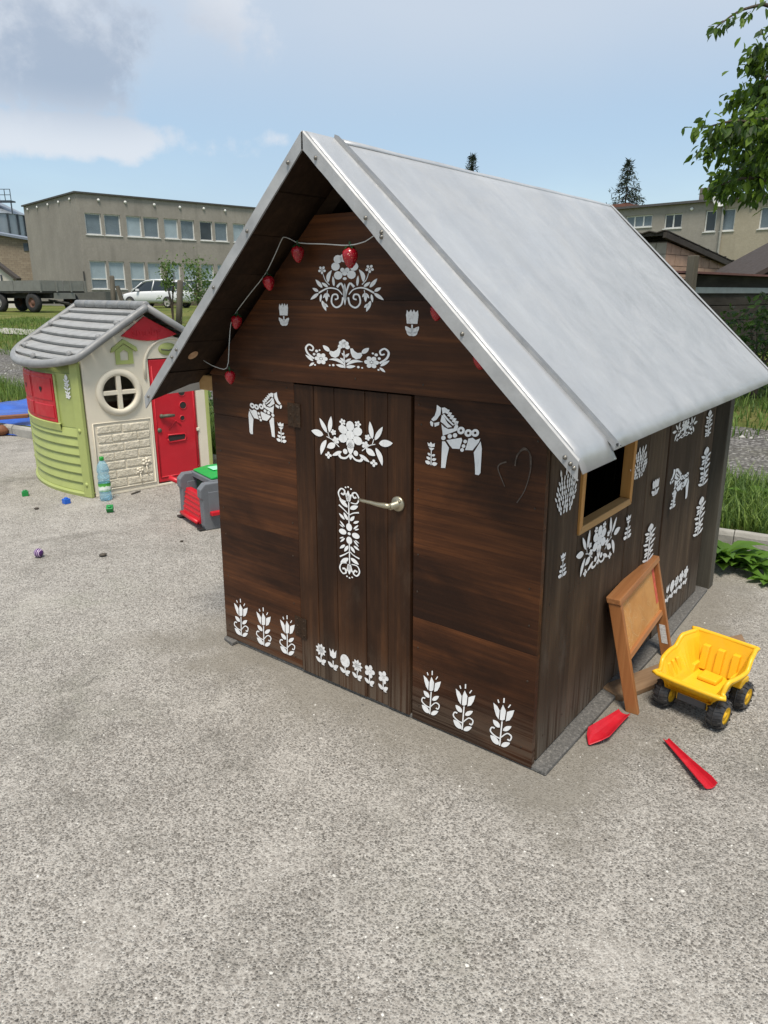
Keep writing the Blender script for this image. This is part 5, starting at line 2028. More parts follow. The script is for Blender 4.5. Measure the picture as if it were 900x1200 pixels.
B().box(-.02, LL, -.03, -.002, zb, zb + .55).build('plinth', render_wall('plinth_render', srgb(96, 88, 74), srgb(116, 108, 92), .4), lb)
M_LAMP = plain('white_fitting', (.7, .7, .68), .4)
lm = B().lathe([(0, -.10), (.07, -.09), (.10, -.05), (.10, -.01), (.05, 0)], 10, ax='y', cap=False).mesh('wall_fitting', M_LAMP, True)
for px, py in ((115, 234.5), (146.5, 237), (180.5, 240), (210.5, 243), (238.5, 244.5), (263.5, 247)):
    a, z = LPn.at(px, py)
    inst(lm, 'wall_fitting', lb, (a, 0, z))
lm2 = B().lathe([(0, -.10), (.07, -.09), (.10, -.05), (.10, -.01), (.05, 0)], 10, ax='x', cap=False).mesh('wall_fitting', M_LAMP, True)
for px, py in ((33, 245.5), (44, 243), (56.5, 240), (69, 237), (82, 233.5)):
    a, z = LEn.at(px, py)
    inst(lm2, 'wall_fitting', lb, (0, a, z))
a, z = LPn.at(97.5, 318)
B().tube([(a, -.06, zb), (a, -.06, z)], .05, 6).build('downpipe', plain('dark_pipe', srgb(60, 58, 56), .6), lb)

# --- cream building on the right
RA = -0.795
RC = aty(716, 243, 52)
RPn = Plane(RC[:2], RA)
rb = thing('cream_apartment_building', 'two storey building of cream and grey render with white windows behind the sheds', 'building', (RC[0], RC[1], 0), RA)
ztr = float(np.mean([RPn.at(x, y)[1] for x, y in ((735, 244.5), (800, 239.5), (890, 231.5))]))
M_RW1 = render_wall('grey_beige_render', srgb(142, 137, 130), srgb(158, 153, 145), .25)
M_RW2 = render_wall('cream_render', srgb(158, 149, 132), srgb(172, 163, 146), .2)


def rrect(x0, x1, y0, y1):
    cy = (y0 + y1) / 2
    a, c = RPn.at(x0, cy)[0], RPn.at(x1, cy)[0]
    cx = (x0 + x1) / 2
    return (a, c, RPn.at(cx, y1)[1], RPn.at(cx, y0)[1])


xm = RPn.at(841.5, 300)[0]
xr = RPn.at(1010, 300)[0]
w1 = [rrect(733, 764, 252.5, 266.5), rrect(778.5, 799, 250.5, 267.5), rrect(826, 839, 246.5, 271.5)]
w2 = [rrect(845.5, 861, 244.5, 270.5), rrect(890, 906, 242, 268), rrect(884.5, 899.5, 294.5, 309), rrect(930, 946, 240, 266)]
hA = max(w1[2][3], w2[0][3])
pierced(xm, .3, ztr, w1, .16).build('wall', M_RW1, rb, fix=False)
pierced(xr, .3, ztr, w2, .16, xm).build('wall', M_RW2, rb, fix=False)
for r, sv, g_ in ((w1[0], 2, 1), (w1[1], 1, 2), (w1[2], 0, 2), (w2[0], 0, 1), (w2[1], 0, 1), (w2[2], 1, 2), (w2[3], 0, 1)):
    window(rb, r, .16, sv, None, g_)
B().box(-.1, xr, -.25, 11, ztr + .001, ztr + .14).build('roof', plain('roof_edge_grey', srgb(82, 80, 80), .7), rb)
b = B().add([(0, 0, .3), (0, 11, .3), (0, 11, ztr), (0, 0, ztr)], [(3, 2, 1, 0)])
b.build('end_wall', M_RW1, rb)
B().add([(xr, 0, .3), (xr, 11, .3), (xr, 11, ztr), (xr, 0, ztr)], [(0, 1, 2, 3)]).build('end_wall', M_RW2, rb)
B().tube([(xm, -.08, .3), (xm, -.08, ztr)], .07, 8).build('downpipe', plain('zinc_pipe', srgb(150, 148, 142), .5), rb)
a, z = RPn.at(817, 236)
B().box(a - .35, a + .35, 1.0, 1.8, ztr + .14, ztr + .95).build('chimney', render_wall('chimney_render', srgb(112, 106, 100), srgb(130, 124, 116), .3), rb)
B().box(-.5, .9, .5, 4.0, ztr - .6, ztr + .42).build('parapet', plain('brick_red_edge', srgb(112, 74, 60), .8, 0, .2, 3), rb)
d_ = RPn.at(848, 228)
B().lathe([(0, .12), (.25, .1), (.45, .03), (.5, 0)], 16, (d_[0], -.3, d_[1] - .2), 'y', cap=False).build('satellite_dish', plain('dish_white', (.6, .6, .6), .5), rb, smooth=True, solid=.02)
for px, py in ((811, 245), (881, 243)):
    a, z = RPn.at(px, py)
    inst(lm, 'wall_fitting', rb, (a, 0, z))

# --- silo, brick barn, white shed at the far left
sc = aty(-12, 252, 85)
silo = thing('grain_silo', 'grey steel grain silo with railed walkway behind the brick barn', 'silo', (sc[0], sc[1], 0))
ze = sc[2]
M_SILO = plain('silo_steel', srgb(150, 158, 166), .4, .5, .1, 1.0, stretch=(1, 1, .2))
M_SDK = plain('silo_rib_steel', srgb(72, 80, 88), .5, .4)
B().lathe([(3.7, .3), (3.7, ze)], 40, cap=False).build('shell', M_SILO, silo, smooth=True)
B().lathe([(3.85, ze - .05), (3.8, ze + .05), (.5, ze + 1.7), (.0, ze + 1.75)], 40, cap=False).build('cone_roof', M_SILO, silo, smooth=True)
rm = B().box(-.07, .07, -.10, .02, 0, ze - .3).mesh('rib', M_SDK)
for i in range(20):
    a = i / 20 * 6.283
    inst(rm, 'rib', silo, (3.74 * math.cos(a), 3.74 * math.sin(a), .3), (0, 0, a + math.pi / 2))
b = B()
b.box(-3, 3.6, -2.2, -1.2, ze + 1.1, ze + 1.25)
b.build('walkway', M_SDK, silo)
for x in np.linspace(-3, 3.6, 12):
    B().box(x - .03, x + .03, -2.2, -2.14, ze + 1.25, ze + 2.35).build('rail_post', M_SDK, silo)
for z in (1.75, 2.3):
    B().box(-3, 3.6, -2.21, -2.15, ze + z, ze + z + .06).build('rail', M_SDK, silo)
for x in (2.2, 3.5):
    B().box(x - .05, x + .05, -2.1, -2.0, ze - .1, ze + 1.1).build('support', M_SDK, silo)


def brick_mat(name, c1, c2, mortar, scale=1.0):
    k = N(name)
    br = k.n('ShaderNodeTexBrick')
    mp = k.n('ShaderNodeMapping')
    mp.inputs['Rotation'].default_value = (math.pi / 2, 0, 0)
    k.l(k.tc.outputs['Object'], mp.inputs[0])
    k.l(mp.outputs[0], br.inputs[0])
    br.inputs['Color1'].default_value = (*c1, 1)
    br.inputs['Color2'].default_value = (*c2, 1)
    br.inputs['Mortar'].default_value = (*mortar, 1)
    br.inputs['Scale'].default_value = scale
    br.inputs['Mortar Size'].default_value = .02
    br.inputs['Brick Width'].default_value = .5
    br.inputs['Row Height'].default_value = .16
    c = k.mix(k.rng(k.noise(k.vec(rand=False), 1.2, 6), .35, .7, .35, 0), br.outputs[0], tuple(x * .6 for x in c1))
    return k.out(c, .95, 0, k.bump(br.outputs['Fac'], -.3, .02), .1)


bc = aty(33, 276, 64)
barn = thing('brick_barn', 'long barn of pale tan brick beside the grey office building', 'barn', (bc[0], bc[1], 0), -.05)
zb1 = bc[2]
M_BRK = brick_mat('tan_brick', srgb(138, 125, 110), srgb(152, 140, 124), srgb(120, 110, 98))
B().prism([(-9, .4), (0, .4), (0, zb1 - .35), (-3.2, zb1 + .12), (-9, zb1 + 1.1)], 0, 6).build('wall', M_BRK, barn)
B().hexa([(-9, -.4, zb1 + 1.15), (.35, -.4, zb1 - .42), (.35, 6, zb1 - .42), (-9, 6, zb1 + 1.15), (-9, -.4, zb1 + 1.32), (.35, -.4, zb1 - .25), (.35, 6, zb1 - .25), (-9, 6, zb1 + 1.32)]).build('roof', plain('barn_roof_metal', srgb(120, 128, 140), .5, .2), barn)
B().box(-.5, -.1, -.06, -.002, zb1 - 1.2, zb1 - .6).build('vent', M_SDK, barn)
wc = aty(19, 324, 46)
ws = thing('white_shed', 'small whitewashed shed with dark gable edge behind the farm trailer', 'shed', (wc[0], wc[1], 0), 0)
B().prism([(-6, .4), (-.2, .4), (-.2, wc[2] - .1), (-1.2, wc[2] + .72), (-3, wc[2] + 2.2), (-6, wc[2] - .2)], 0, .4).build('wall', plain('whitewash', srgb(196, 192, 182), .9, 0, .1, 2), ws)
B().hexa([(.05, -.2, wc[2] - .25), (.05, .4, wc[2] - .25), (-3, .4, wc[2] + 2.25), (-3, -.2, wc[2] + 2.25), (.12, -.2, wc[2] - .1), (.12, .4, wc[2] - .1), (-3, .4, wc[2] + 2.42), (-3, -.2, wc[2] + 2.42)]).build('roof', plain('shed_roof_dark', srgb(62, 56, 52), .8), ws)
B().box(-.92, -.84, -.1, -.04, .4, wc[2] + .1).build('drain_pipe', M_SDK, ws)

# --- farm trailer
M_TRG = plain('faded_grey_paint', srgb(116, 117, 113), .7, 0, .14, 3, .1, 20, dirt=.35, dirtc=srgb(92, 84, 74))
M_TRD = plain('dark_frame', srgb(46, 44, 42), .7, 0, .2, 4)
M_RUB = plain('old_rubber', (.025, .025, .026), .85, 0, .3, 8, dirt=.4, dirtc=(.10, .09, .08))
M_RIM = plain('rusty_rim', srgb(104, 72, 58), .7, 0, .25, 8)
M_RIMG = plain('grey_rim', srgb(150, 148, 142), .6, 0, .2, 8)
TD = 34.0
tc_ = aty(48, 341, TD)
tzg = tz(tc_[0], tc_[1])
tr_ = thing('farm_trailer', 'faded grey flatbed farm trailer with low sides parked before the barn', 'trailer', (tc_[0], tc_[1], tzg), 0)
ld, ed = np.array([-.90, .43]), np.array([.62, .785])
z0, z1 = tc_[2] - tzg, aty(48, 328.5, TD)[2] - tzg
LT, WT = 5.2, 2.1


def tp_(a, b_, z):
    return (ld[0] * a + ed[0] * b_, ld[1] * a + ed[1] * b_, z)


def tbox(a0, a1, b0, b1, c0, c1):
    return B().hexa([tp_(a0, b0, c0), tp_(a1, b0, c0), tp_(a1, b1, c0), tp_(a0, b1, c0), tp_(a0, b0, c1), tp_(a1, b0, c1), tp_(a1, b1, c1), tp_(a0, b1, c1)])


for i in range(3):
    tbox(.02 + i * LT / 3, (i + 1) * LT / 3 - .02, -.03, .02, z0, z1).build('side_board', M_TRG, tr_)
    tbox(.02 + i * LT / 3, (i + 1) * LT / 3 - .02, WT - .02, WT + .03, z0, z1).build('side_board', M_TRG, tr_)
for i in range(2):
    tbox(-.03, .02, .03 + i * WT / 2, (i + 1) * WT / 2 - .03, z0, z1).build('end_board', M_TRG, tr_)
tbox(LT - .02, LT + .03, .0, WT, z0, z1).build('end_board', M_TRG, tr_)
for b0 in (-.07, WT * .33, WT * .66, WT):
    tbox(-.07, -.032, b0, b0 + .06, z0 - .05, z1).build('stake', M_TRG, tr_)
tbox(0, LT, 0, WT, z0 - .08, z0 - .003).build('deck', M_TRD, tr_)
for b0 in (.5, 1.5):
    tbox(.1, LT - .1, b0, b0 + .12, z0 - .32, z0 - .085).build('frame_rail', M_TRD, tr_)
tbox(-.02, .06, .6, 1.6, z0 - .35, z0 - .08).build('headstock', M_TRG, tr_)
RWH = .44
wm_ = B().lathe([(.22, -.12), (RWH - .08, -.13), (RWH, -.08), (RWH, .08), (RWH - .08, .13), (.22, .12)], 22, ax='y', cap=False).mesh('tyre', M_RUB, True)
rm_ = [B().lathe([(0, -.09), (.08, -.10), (.12, -.05), (.2, -.06), (.225, -.12), (.225, .12), (.0, .06)], 18, ax='y', cap=False).mesh('rim', m, True) for m in (M_RIM, M_RIMG)]
tang = math.atan2(ld[1], ld[0])
for a, b_, q in ((.75, .14, 0), (3.0, .14, 1), (4.2, .14, 0), (.75, WT - .14, 0), (4.2, WT - .14, 0)):
    w = bpy.data.objects.new('wheel', None)
    col.objects.link(w)
    w.parent = tr_
    x, y, _ = tp_(a, b_, 0)
    w.location = (x, y, RWH)
    w.rotation_euler = (0, 0, tang + math.pi)
    inst(wm_, 'tyre', w)
    inst(rm_[q], 'rim', w)
    tbox(a - .05, a + .05, b_ + .1 if b_ < 1 else b_ - .8, b_ + .9 if b_ < 1 else b_ - .1, RWH - .06, RWH + .06).build('axle', M_TRD, tr_)
B().tube([tp_(.6, 1.0, .5), tp_(-.3, 1.05, .35), tp_(-1.2, 1.1, .28)], .06, 8).build('drawbar', M_TRD, tr_)
B().tube([tp_(.4, .6, .55), tp_(-.5, .9, .4)], .04, 6).build('brace', M_TRD, tr_)

# --- small cart
cc_ = aty(112, 355, 40)
zc0 = tz(cc_[0], cc_[1])
cart = thing('small_cart', 'small dark grey box cart standing before the grey office building', 'cart', (cc_[0], cc_[1], zc0), -.28)
zt_ = aty(100, 342, 40)[2] - zc0
M_CART = plain('dark_grey_paint', srgb(92, 92, 88), .7, 0, .15, 4)
for y in (-.5, .5):
    B().box(-.9, 1.0, y - .02, y + .02, zt_ - .42, zt_).build('side_board', M_CART, cart)
for x in (-.92, 1.02):
    B().box(x - .02, x + .02, -.5, .5, zt_ - .42, zt_ - .003).build('end_board', M_CART, cart)
B().box(-.9, 1.0, -.48, .48, zt_ - .46, zt_ - .422).build('floor', M_TRD, cart)
for y in (-.58, .58):
    B().lathe([(0, -.06), (.26, -.06), (.28, 0), (.26, .06), (0, .06)], 16, (-.1, y, .28), 'y', cap=False).build('wheel', M_RUB, cart, smooth=True)
B().tube([(1.0, 0, zt_ - .4), (1.7, 0, .3)], .03, 6).build('drawbar', M_TRD, cart)
B().box(-.15, -.05, -.52, .52, .22, zt_ - .45).build('axle', M_TRD, cart)

# --- white car
wcar = aty(186, 359, 46.5)
zcar = wcar[2]
car = thing('white_suv', 'white five door car parked in front of the grey office building', 'car', (wcar[0], wcar[1], tz(wcar[0], wcar[1])), math.pi - .38)
M_CAR = plain('white_car_paint', (.70, .71, .73), .25, 0, .02, 2, Coat_Weight=.6) if False else plain('white_car_paint', (.70, .71, .73), .25, 0, .02, 2)
M_CGL = plain('car_glass', srgb(38, 46, 52), .08, 0, .1, 2)
Lc, Wc = 4.62, 1.88
# stations along the length (x forward): lower z, shoulder z, roof z, half widths at sill, shoulder, roof
low = [(-2.30, .50, .80, .70), (-2.24, .32, .98, .80), (-1.9, .28, 1.05, .90), (-1.2, .26, 1.06, .935), (-.4, .26, 1.04, .94), (.4, .26, 1.02, .94), (1.0, .26, 1.00, .93), (1.5, .27, .93, .92), (2.0, .28, .84, .86), (2.24, .30, .74, .76), (2.32, .42, .62, .66)]
b = B()
rows = []
for x, zl, zs_, hw in low:
    rows.append([(x, -hw * .92, zl), (x, -hw, zl + .18), (x, -hw, zs_ - .16), (x, -hw * .95, zs_ - .03), (x, -hw * .82, zs_), (x, 0, zs_ + .03), (x, hw * .82, zs_), (x, hw * .95, zs_ - .03), (x, hw, zs_ - .16), (x, hw, zl + .18), (x, hw * .92, zl)])
b.strip(rows, closed=True)
b.f.append(tuple(range(11)))
b.f.append(tuple(len(b.v) - 1 - i for i in range(11)))
body = b.build('body', M_CAR, car, smooth=True, sub=1)
cab = [(-2.02, .98, 1.06, .86, .80), (-1.72, 1.0, 1.50, .86, .66), (-1.2, 1.02, 1.62, .87, .64), (-.4, 1.02, 1.66, .875, .66), (.2, 1.0, 1.62, .875, .66), (.55, .99, 1.50, .87, .66), (1.22, .96, 1.02, .85, .80)]
b = B()
rows = []
for x, zl, zh, hl, hh in cab:
    zm = zl + (zh - zl) * .84
    rows.append([(x, -hl, zl), (x, -(hl + (hh - hl) * .84), zm), (x, -hh + .05, zh), (x, 0, zh + .03), (x, hh - .05, zh), (x, (hl + (hh - hl) * .84), zm), (x, hl, zl)])
b.strip(rows)
b.build('greenhouse', M_CGL, car, smooth=True)
b = B()
rows = []
for x, zl, zh, hl, hh in cab[1:6]:
    zm = zl + (zh - zl) * .86
    rows.append([(x, -hh - .02, zm + .0), (x, -hh + .04, zh + .012), (x, 0, zh + .042), (x, hh - .04, zh + .012), (x, hh + .02, zm + .0)])
b.strip(rows)
b.build('roof_panel', M_CAR, car, smooth=True, solid=.02)
for s in (-1, 1):
    for pts in ([(1.25, .97), (.52, 1.50)], [(.52, 1.50), (.2, 1.60), (-.4, 1.64), (-1.2, 1.60), (-1.74, 1.48)], [(-.28, 1.0), (-.36, 1.62)], [(-1.74, 1.48), (-2.04, 1.02)], [(-1.35, 1.02), (-1.55, 1.52)]):
        q = []
        for x, z in pts:
            t = min(1, max(0, (z - 1.0) / .6))
            q.append((x, s * (.885 - .2 * t), z))
        B().tube(q, .035, 6).build('pillar', M_CAR, car, smooth=True)
    B().lathe([(0, -.1), (.33, -.1), (.35, 0), (.33, .1)], 20, (1.38, s * .86, .36), 'y', cap=False).build('wheel_arch', M_BLKP, car, smooth=True)
    B().lathe([(0, -.1), (.33, -.1), (.35, 0), (.33, .1)], 20, (-1.42, s * .86, .36), 'y', cap=False).build('wheel_arch', M_BLKP, car, smooth=True)
    for x in (1.38, -1.42):
        w = bpy.data.objects.new('wheel', None)
        col.objects.link(w)
        w.parent = car
        w.location = (x, s * .87, .34)
        B().lathe([(.22, -.11), (.31, -.11), (.34, -.07), (.34, .07), (.31, .11), (.22, .11)], 20, ax='y', cap=False).build('tyre', M_RUB, w, smooth=True)
        B().lathe([(0, -.1), (.06, -.11), (.09, -.08), (.21, -.09), (.225, -.115), (.225, .115), (.21, .09), (.09, .08), (.06, .11), (0, .1)], 18, ax='y', cap=False).build('rim', M_RIMG, w, smooth=True)
    B().hexa([(2.05, s * .56, .66), (2.26, s * .52, .64), (2.20, s * .80, .64), (1.95, s * .86, .68), (2.04, s * .56, .78), (2.22, s * .54, .72), (2.12, s * .80, .74), (1.9, s * .87, .80)]).build('headlight', plain('headlight_glass', srgb(190, 200, 210), .1), car, bevel=.01)
    B().hexa([(.62, s * .90, 1.0), (.82, s * .90, 1.0), (.82, s * 1.06, 1.0), (.62, s * 1.06, 1.0), (.64, s * .90, 1.12), (.80, s * .90, 1.13), (.78, s * 1.06, 1.13), (.64, s * 1.06, 1.12)]).build('mirror', M_CAR, car, bevel=.02)
B().box(2.29, 2.335, -.46, .46, .44, .70).build('grille', M_BLKP, car, bevel=.02)
B().box(2.25, 2.32, -.7, .7, .28, .38).build('lower_intake', M_BLKP, car, bevel=.02)
for s in (-1, 1):
    B().box(-2.30, -2.15, s * .72 - .14, s * .72 + .14, .80, .92).build('tail_light', plain('tail_red', srgb(150, 20, 24), .2), car, bevel=.02)

# --- fence posts
M_POST = wood('grey_post', srgb(70, 66, 58), srgb(98, 92, 82), srgb(122, 116, 104), 2, rough=.85, blotch=.3)


def post(px0, y0, px1, y1, Y, r, label, group='old fence posts behind the toy house'):
    a, b_ = aty(px0, y0, Y), aty(px1, y1, Y)
    z_ = tz(b_[0], b_[1])
    o = B().tube([(b_[0], b_[1], z_ - .1), ((a[0] + b_[0]) / 2 + .01, b_[1], (a[2] + z_) / 2), (a[0], b_[1], a[2] - .04), (a[0], b_[1], a[2])], [r, r * .95, r * .9, r * .6], 9).build('fence_post', M_POST, None, smooth=True)
    tag(o, label, 'post', group)


post(131, 323, 132, 358, 24, .085, 'upright weathered fence post with a leaning brace, near the white car')
post(211, 328, 209, 384, 22, .095, 'upright weathered fence post standing beside two saplings')
p0, p1 = aty(136, 335, 24), aty(150, 362, 24)
tag(B().beam((p0[0], p0[1] + .1, p0[2]), (p1[0], p1[1] + .1, tz(*p1[:2]) - .05), .12, .10).build('fence_brace', M_POST, None), 'leaning wooden brace propped on the weathered fence post', 'post', 'old fence posts behind the toy house')

# --- block shed with a lean-to roof
M_BLK1 = plain('grey_block', srgb(160, 154, 143), .95, 0, .12, 5, .4, 40, dirt=.25)
M_BLK2 = plain('reddish_block', srgb(172, 143, 122), .95, 0, .16, 5, .4, 40, dirt=.35)
M_MOR = plain('shed_mortar', srgb(104, 94, 84), .95, 0, .1, 6)
M_DKW = wood('dark_shed_wood', srgb(38, 33, 29), srgb(58, 52, 46), srgb(78, 71, 64), 0, rough=.8, blotch=.5, knots=.5)
SY = 17.0
SC = aty(783, 275, SY)
bs = thing('block_shed', 'small block built shed with sloping corrugated roof behind the dark timber shed', 'shed', (SC[0], SC[1], 0), math.atan2(.7, .7))
zhi, zlo, Ls = SC[2] - .12, 2.02, 4.7
zg = tz(SC[0], SC[1]) - .1


def ztop_s(x):
    return zhi + (zlo - zhi) * x / Ls


B().prism([(0.01, zg), (Ls, zg), (Ls, zlo - .02), (0.01, zhi - .02)], .012, .2).build('wall', M_MOR, bs)
rowh = .245
for r_ in range(12):
    z0 = zg + .1 + r_ * rowh
    x = 0.0 if r_ % 2 == 0 else -.24
    while x < Ls:
        xa, xb = max(x, 0) + .008, min(x + .49, Ls) - .008
        x += .49
        if xb - xa < .06 or z0 > ztop_s(xa) - .04:
            continue
        za, zb_ = min(z0 + rowh - .014, ztop_s(xa) - .03), min(z0 + rowh - .014, ztop_s(xb) - .03)
        if zb_ < z0 + .02:
            zb_ = z0 + .02
        B().prism([(xa, z0), (xb, z0), (xb, zb_), (xa, za)], rnd(-.006, .006), .1).build('block', M_BLK2, bs)
B().box(.012, .2, .012, 4.4, zg, zhi - .02).build('wall', M_MOR, bs)
for r_ in range(11):
    z0 = zg + .1 + r_ * rowh
    for q in range(8):
        ya = .008 + q * .5 - (.25 if r_ % 2 else 0)
        yb = min(ya + .484, 4.0)
        ya = max(ya, .008)
        z1_ = min(z0 + rowh - .014, zhi - .03)
        if z1_ - z0 < .05:
            continue
        B().box(rnd(-.006, .004), .1, ya, yb, z0, z1_).build('block', M_BLK1, bs)
rf = B()
rows = []
for i in range(61):
    y = -.22 + i * .085
    rows.append([(-.25, y + .12, zhi + .18 + .02 * math.sin(i * 1.57)), (Ls + .15, y + .12, zlo + .08 + .02 * math.sin(i * 1.57))])
rf.strip(rows)
rf.build('roof', plain('dark_corrugated', srgb(64, 58, 54), .8, 0, .2, 2), bs, solid=.02)
for y in (-.06, 1.2, 2.6):
    B().beam((-.3, y, zhi + .10), (Ls + .1, y, zlo + .0), .07, .12).build('rafter', M_DKW, bs)
for i in range(9):
    x = -.2 + i * .56
    B().box(x, x + .07, -.09, 4.8, ztop_s(x) + .07, ztop_s(x) + .15).build('purlin', M_DKW, bs)

# --- dark timber shed in front of it
TS = aty(806, 322, 11.6)
ts = thing('timber_shed', 'low shed of dark weathered horizontal boards with a red roof edge', 'shed', (TS[0], TS[1], 0), math.atan2(.62, .785))
zg = tz(TS[0], TS[1]) - .08
zt_ = aty(811, 319, 11.6)[2]
Lb = 6.0
zc = zg
i = 0
while zc < zt_ - .06:
    h_ = (.30, .26, .28, .24, .27, .25, .2)[i % 7]
    h_ = min(h_, zt_ - .02 - zc)
    B().box(0 + rnd(0, .02), Lb, rnd(-.008, .008), .03, zc, zc + h_ - .012).build('board', M_DKW, ts, bevel=.004)
    zc += h_
    i += 1
B().box(-.02, Lb, .032, 2.2, zg, zt_ - .1).build('inner_body', M_DKW, ts)
zs_ = aty(819, 340, 11.6)[2]
B().box(.05, Lb, -.03, -.011, zs_ - .045, zs_ + .045).build('metal_strip', plain('zinc_strip', srgb(150, 156, 160), .45, .6, .1, 4), ts)
B().hexa([(-.05, -.12, zt_ - .02), (Lb, -.12, zt_ - .06), (Lb, 2.3, zt_ + .05), (-.05, 2.3, zt_ + .1), (-.05, -.12, zt_ + .012), (Lb, -.12, zt_ - .028), (Lb, 2.3, zt_ + .075), (-.05, 2.3, zt_ + .125)]).build('roof', plain('dark_red_roof', srgb(104, 70, 66), .7, 0, .2, 3), ts)
B().box(-.12, .0, -.16, -.03, zg, aty(805, 300, 11.6)[2]).build('post', M_POST, ts, bevel=.01)
# gable of another shed at the right
HS = aty(874, 326, 15.5)
hs = thing('dark_gabled_shed', 'dark gabled shed roof rising beyond the low timber shed', 'shed', (HS[0], HS[1], 0), 0)
B().prism([(.1, .1), (4.2, .1), (4.2, HS[2]), (2.15, HS[2] + 1.12), (.1, HS[2])], .0, 2.0).build('wall', M_DKW, hs)
M_HSR = plain('brown_roof_edge', srgb(58, 50, 46), .8)
for s in (0, 1):
    x0, x1 = (-.05, 2.15) if s == 0 else (4.35, 2.15)
    B().hexa([(x0, -.25, HS[2] - .08), (x0, 2.1, HS[2] - .08), (x1, 2.1, HS[2] + 1.13), (x1, -.25, HS[2] + 1.13), (x0, -.25, HS[2] + .02), (x0, 2.1, HS[2] + .02), (x1, 2.1, HS[2] + 1.23), (x1, -.25, HS[2] + 1.23)]).build('roof_slope', M_HSR, hs)
# ================================================================== plants
def leaf_mat(name, c0, c1, c2, trans=.35):
    k = N(name)
    g = k.n('ShaderNodeNewGeometry')
    c = k.ramp(g.outputs['Random Per Island'], [(.1, c0), (.5, c1), (.92, c2)])
    m = k.out(c, .55, 0, None, .35)
    tr = k.n('ShaderNodeBsdfTranslucent')
    k.l(k.mix(.5, c, tuple(x * 1.6 for x in c2)), tr.inputs[0])
    mx = k.n('ShaderNodeMixShader')
    mx.inputs[0].default_value = trans
    k.l(k.bsdf.outputs[0], mx.inputs[1])
    k.l(tr.outputs[0], mx.inputs[2])
    k.l(mx.outputs[0], k.t.nodes['Material Output'].inputs[0])
    return m


def leaves(P, D_, size, wide, rs, fold=.18, curl=.15):
    "P: leaf bases (n,3); D_: rough leaf directions; one folded five point leaf each"
    n = len(P)
    D_ = D_ + rs.normal(0, .35, (n, 3))
    D_ /= np.linalg.norm(D_, axis=1)[:, None] + 1e-9
    up = rs.normal(0, .5, (n, 3)) + [0, 0, 1]
    S = np.cross(D_, up)
    S /= np.linalg.norm(S, axis=1)[:, None] + 1e-9
    U_ = np.cross(S, D_)
    L = (size * rs.uniform(.65, 1.25, n))[:, None]
    w = L * wide
    cu_ = U_ * L * curl
    def at_(t, side, lift):
        return P + D_ * L * t + S * w * side + U_ * L * fold * lift - cu_ * t * t
    V = np.stack([P, at_(.28, .42, .42), at_(.30, 0, 0), at_(.28, -.42, .42), at_(.62, .44, .44), at_(.66, 0, 0), at_(.62, -.44, .44), at_(1.0, 0, 0)], 1).reshape(-1, 3)
    b = np.arange(n)[:, None] * 8
    Fc = [b + [0, 2, 1], b + [0, 3, 2], b + [1, 2, 5], b + [1, 5, 4], b + [2, 3, 6], b + [2, 6, 5], b + [4, 5, 7], b + [5, 6, 7]]
    return V, np.concatenate(Fc, 0)


def leaf_object(name, V, Fc, m, parent=None):
    me = bpy.data.meshes.new(name)
    me.from_pydata(V.tolist(), [], Fc.tolist())
    me.update()
    me.materials.append(m)
    o = bpy.data.objects.new(name, me)
    col.objects.link(o)
    o.parent = parent
    return o


M_BARK = plain('bark', srgb(74, 64, 54), .95, 0, .3, 12, .8, 30, stretch=(1, 1, .25))
M_LWAL = leaf_mat('walnut_leaf', srgb(28, 48, 16), srgb(48, 76, 24), srgb(104, 130, 40), .42)
M_LSAP = leaf_mat('sapling_leaf', srgb(48, 70, 30), srgb(74, 100, 46), srgb(110, 134, 70))
M_LSH = leaf_mat('shrub_leaf', srgb(28, 46, 22), srgb(44, 70, 30), srgb(80, 106, 46))
M_WEED = leaf_mat('weed_leaf', srgb(52, 82, 26), srgb(78, 114, 36), srgb(112, 148, 56))

# --- broadleaf tree leaning in from the right
TRX, TRY = 8.6, 10.2
tree = thing('walnut_tree', 'broadleaf tree with drooping leafy boughs reaching over the yard from the right', 'tree', (TRX, TRY, tz(TRX, TRY)))
zt0 = tz(TRX, TRY)
rs = np.random.RandomState(4)


def rel(p):
    return np.array(p) - np.array([TRX, TRY, zt0])


trunk = B().tube([(0, 0, -.1), (.03, 0, .4), (-.05, .05, 1.4), (-.15, .02, 2.4), (-.25, -.05, 3.4), (-.3, -.1, 4.6)], [.26, .21, .18, .16, .13, .08], 12)
ends = []
vis = [((900, 62), (884, 70)), ((900, 100), (862, 118)), ((900, 150), (825, 150)), ((905, 175), (820, 178)), ((900, 200), (845, 208)), ((905, 212), (832, 222)), ((895, 5), (832, 38)), ((905, 120), (880, 135)), ((920, 60), (900, 30)), ((910, 190), (880, 225)), ((930, 140), (905, 150)), ((905, 90), (890, 105)), ((900, 170), (872, 190)), ((900, 140), (850, 165)), ((910, 130), (868, 150)), ((925, 90), (905, 110)), ((915, 170), (890, 200))]
tw_ = []
for i, (a, b_) in enumerate(vis):
    Y = 8.2 + .9 * math.sin(i * 2.3)
    p0, p1 = rel(aty(*a, Y + .25)), rel(aty(*b_, Y))
    root = np.array([-.2, 0, 1.9 + .16 * i % 2.4])
    m1 = (root * .5 + p0 * .5) + [0, 0, .25]
    trunk.tube(smooth_pts([tuple(root), tuple(m1), tuple(p0)], 4), [.05 - .03 * q / 8 for q in range(9)], 7)
    pts = smooth_pts([tuple(p0), tuple((p0 + p1) / 2 + [0, 0, .06]), tuple(p1)], 4)
    trunk.tube(pts, [.02 - .015 * q / 8 for q in range(9)], 5)
    tw_.append((p0, p1))
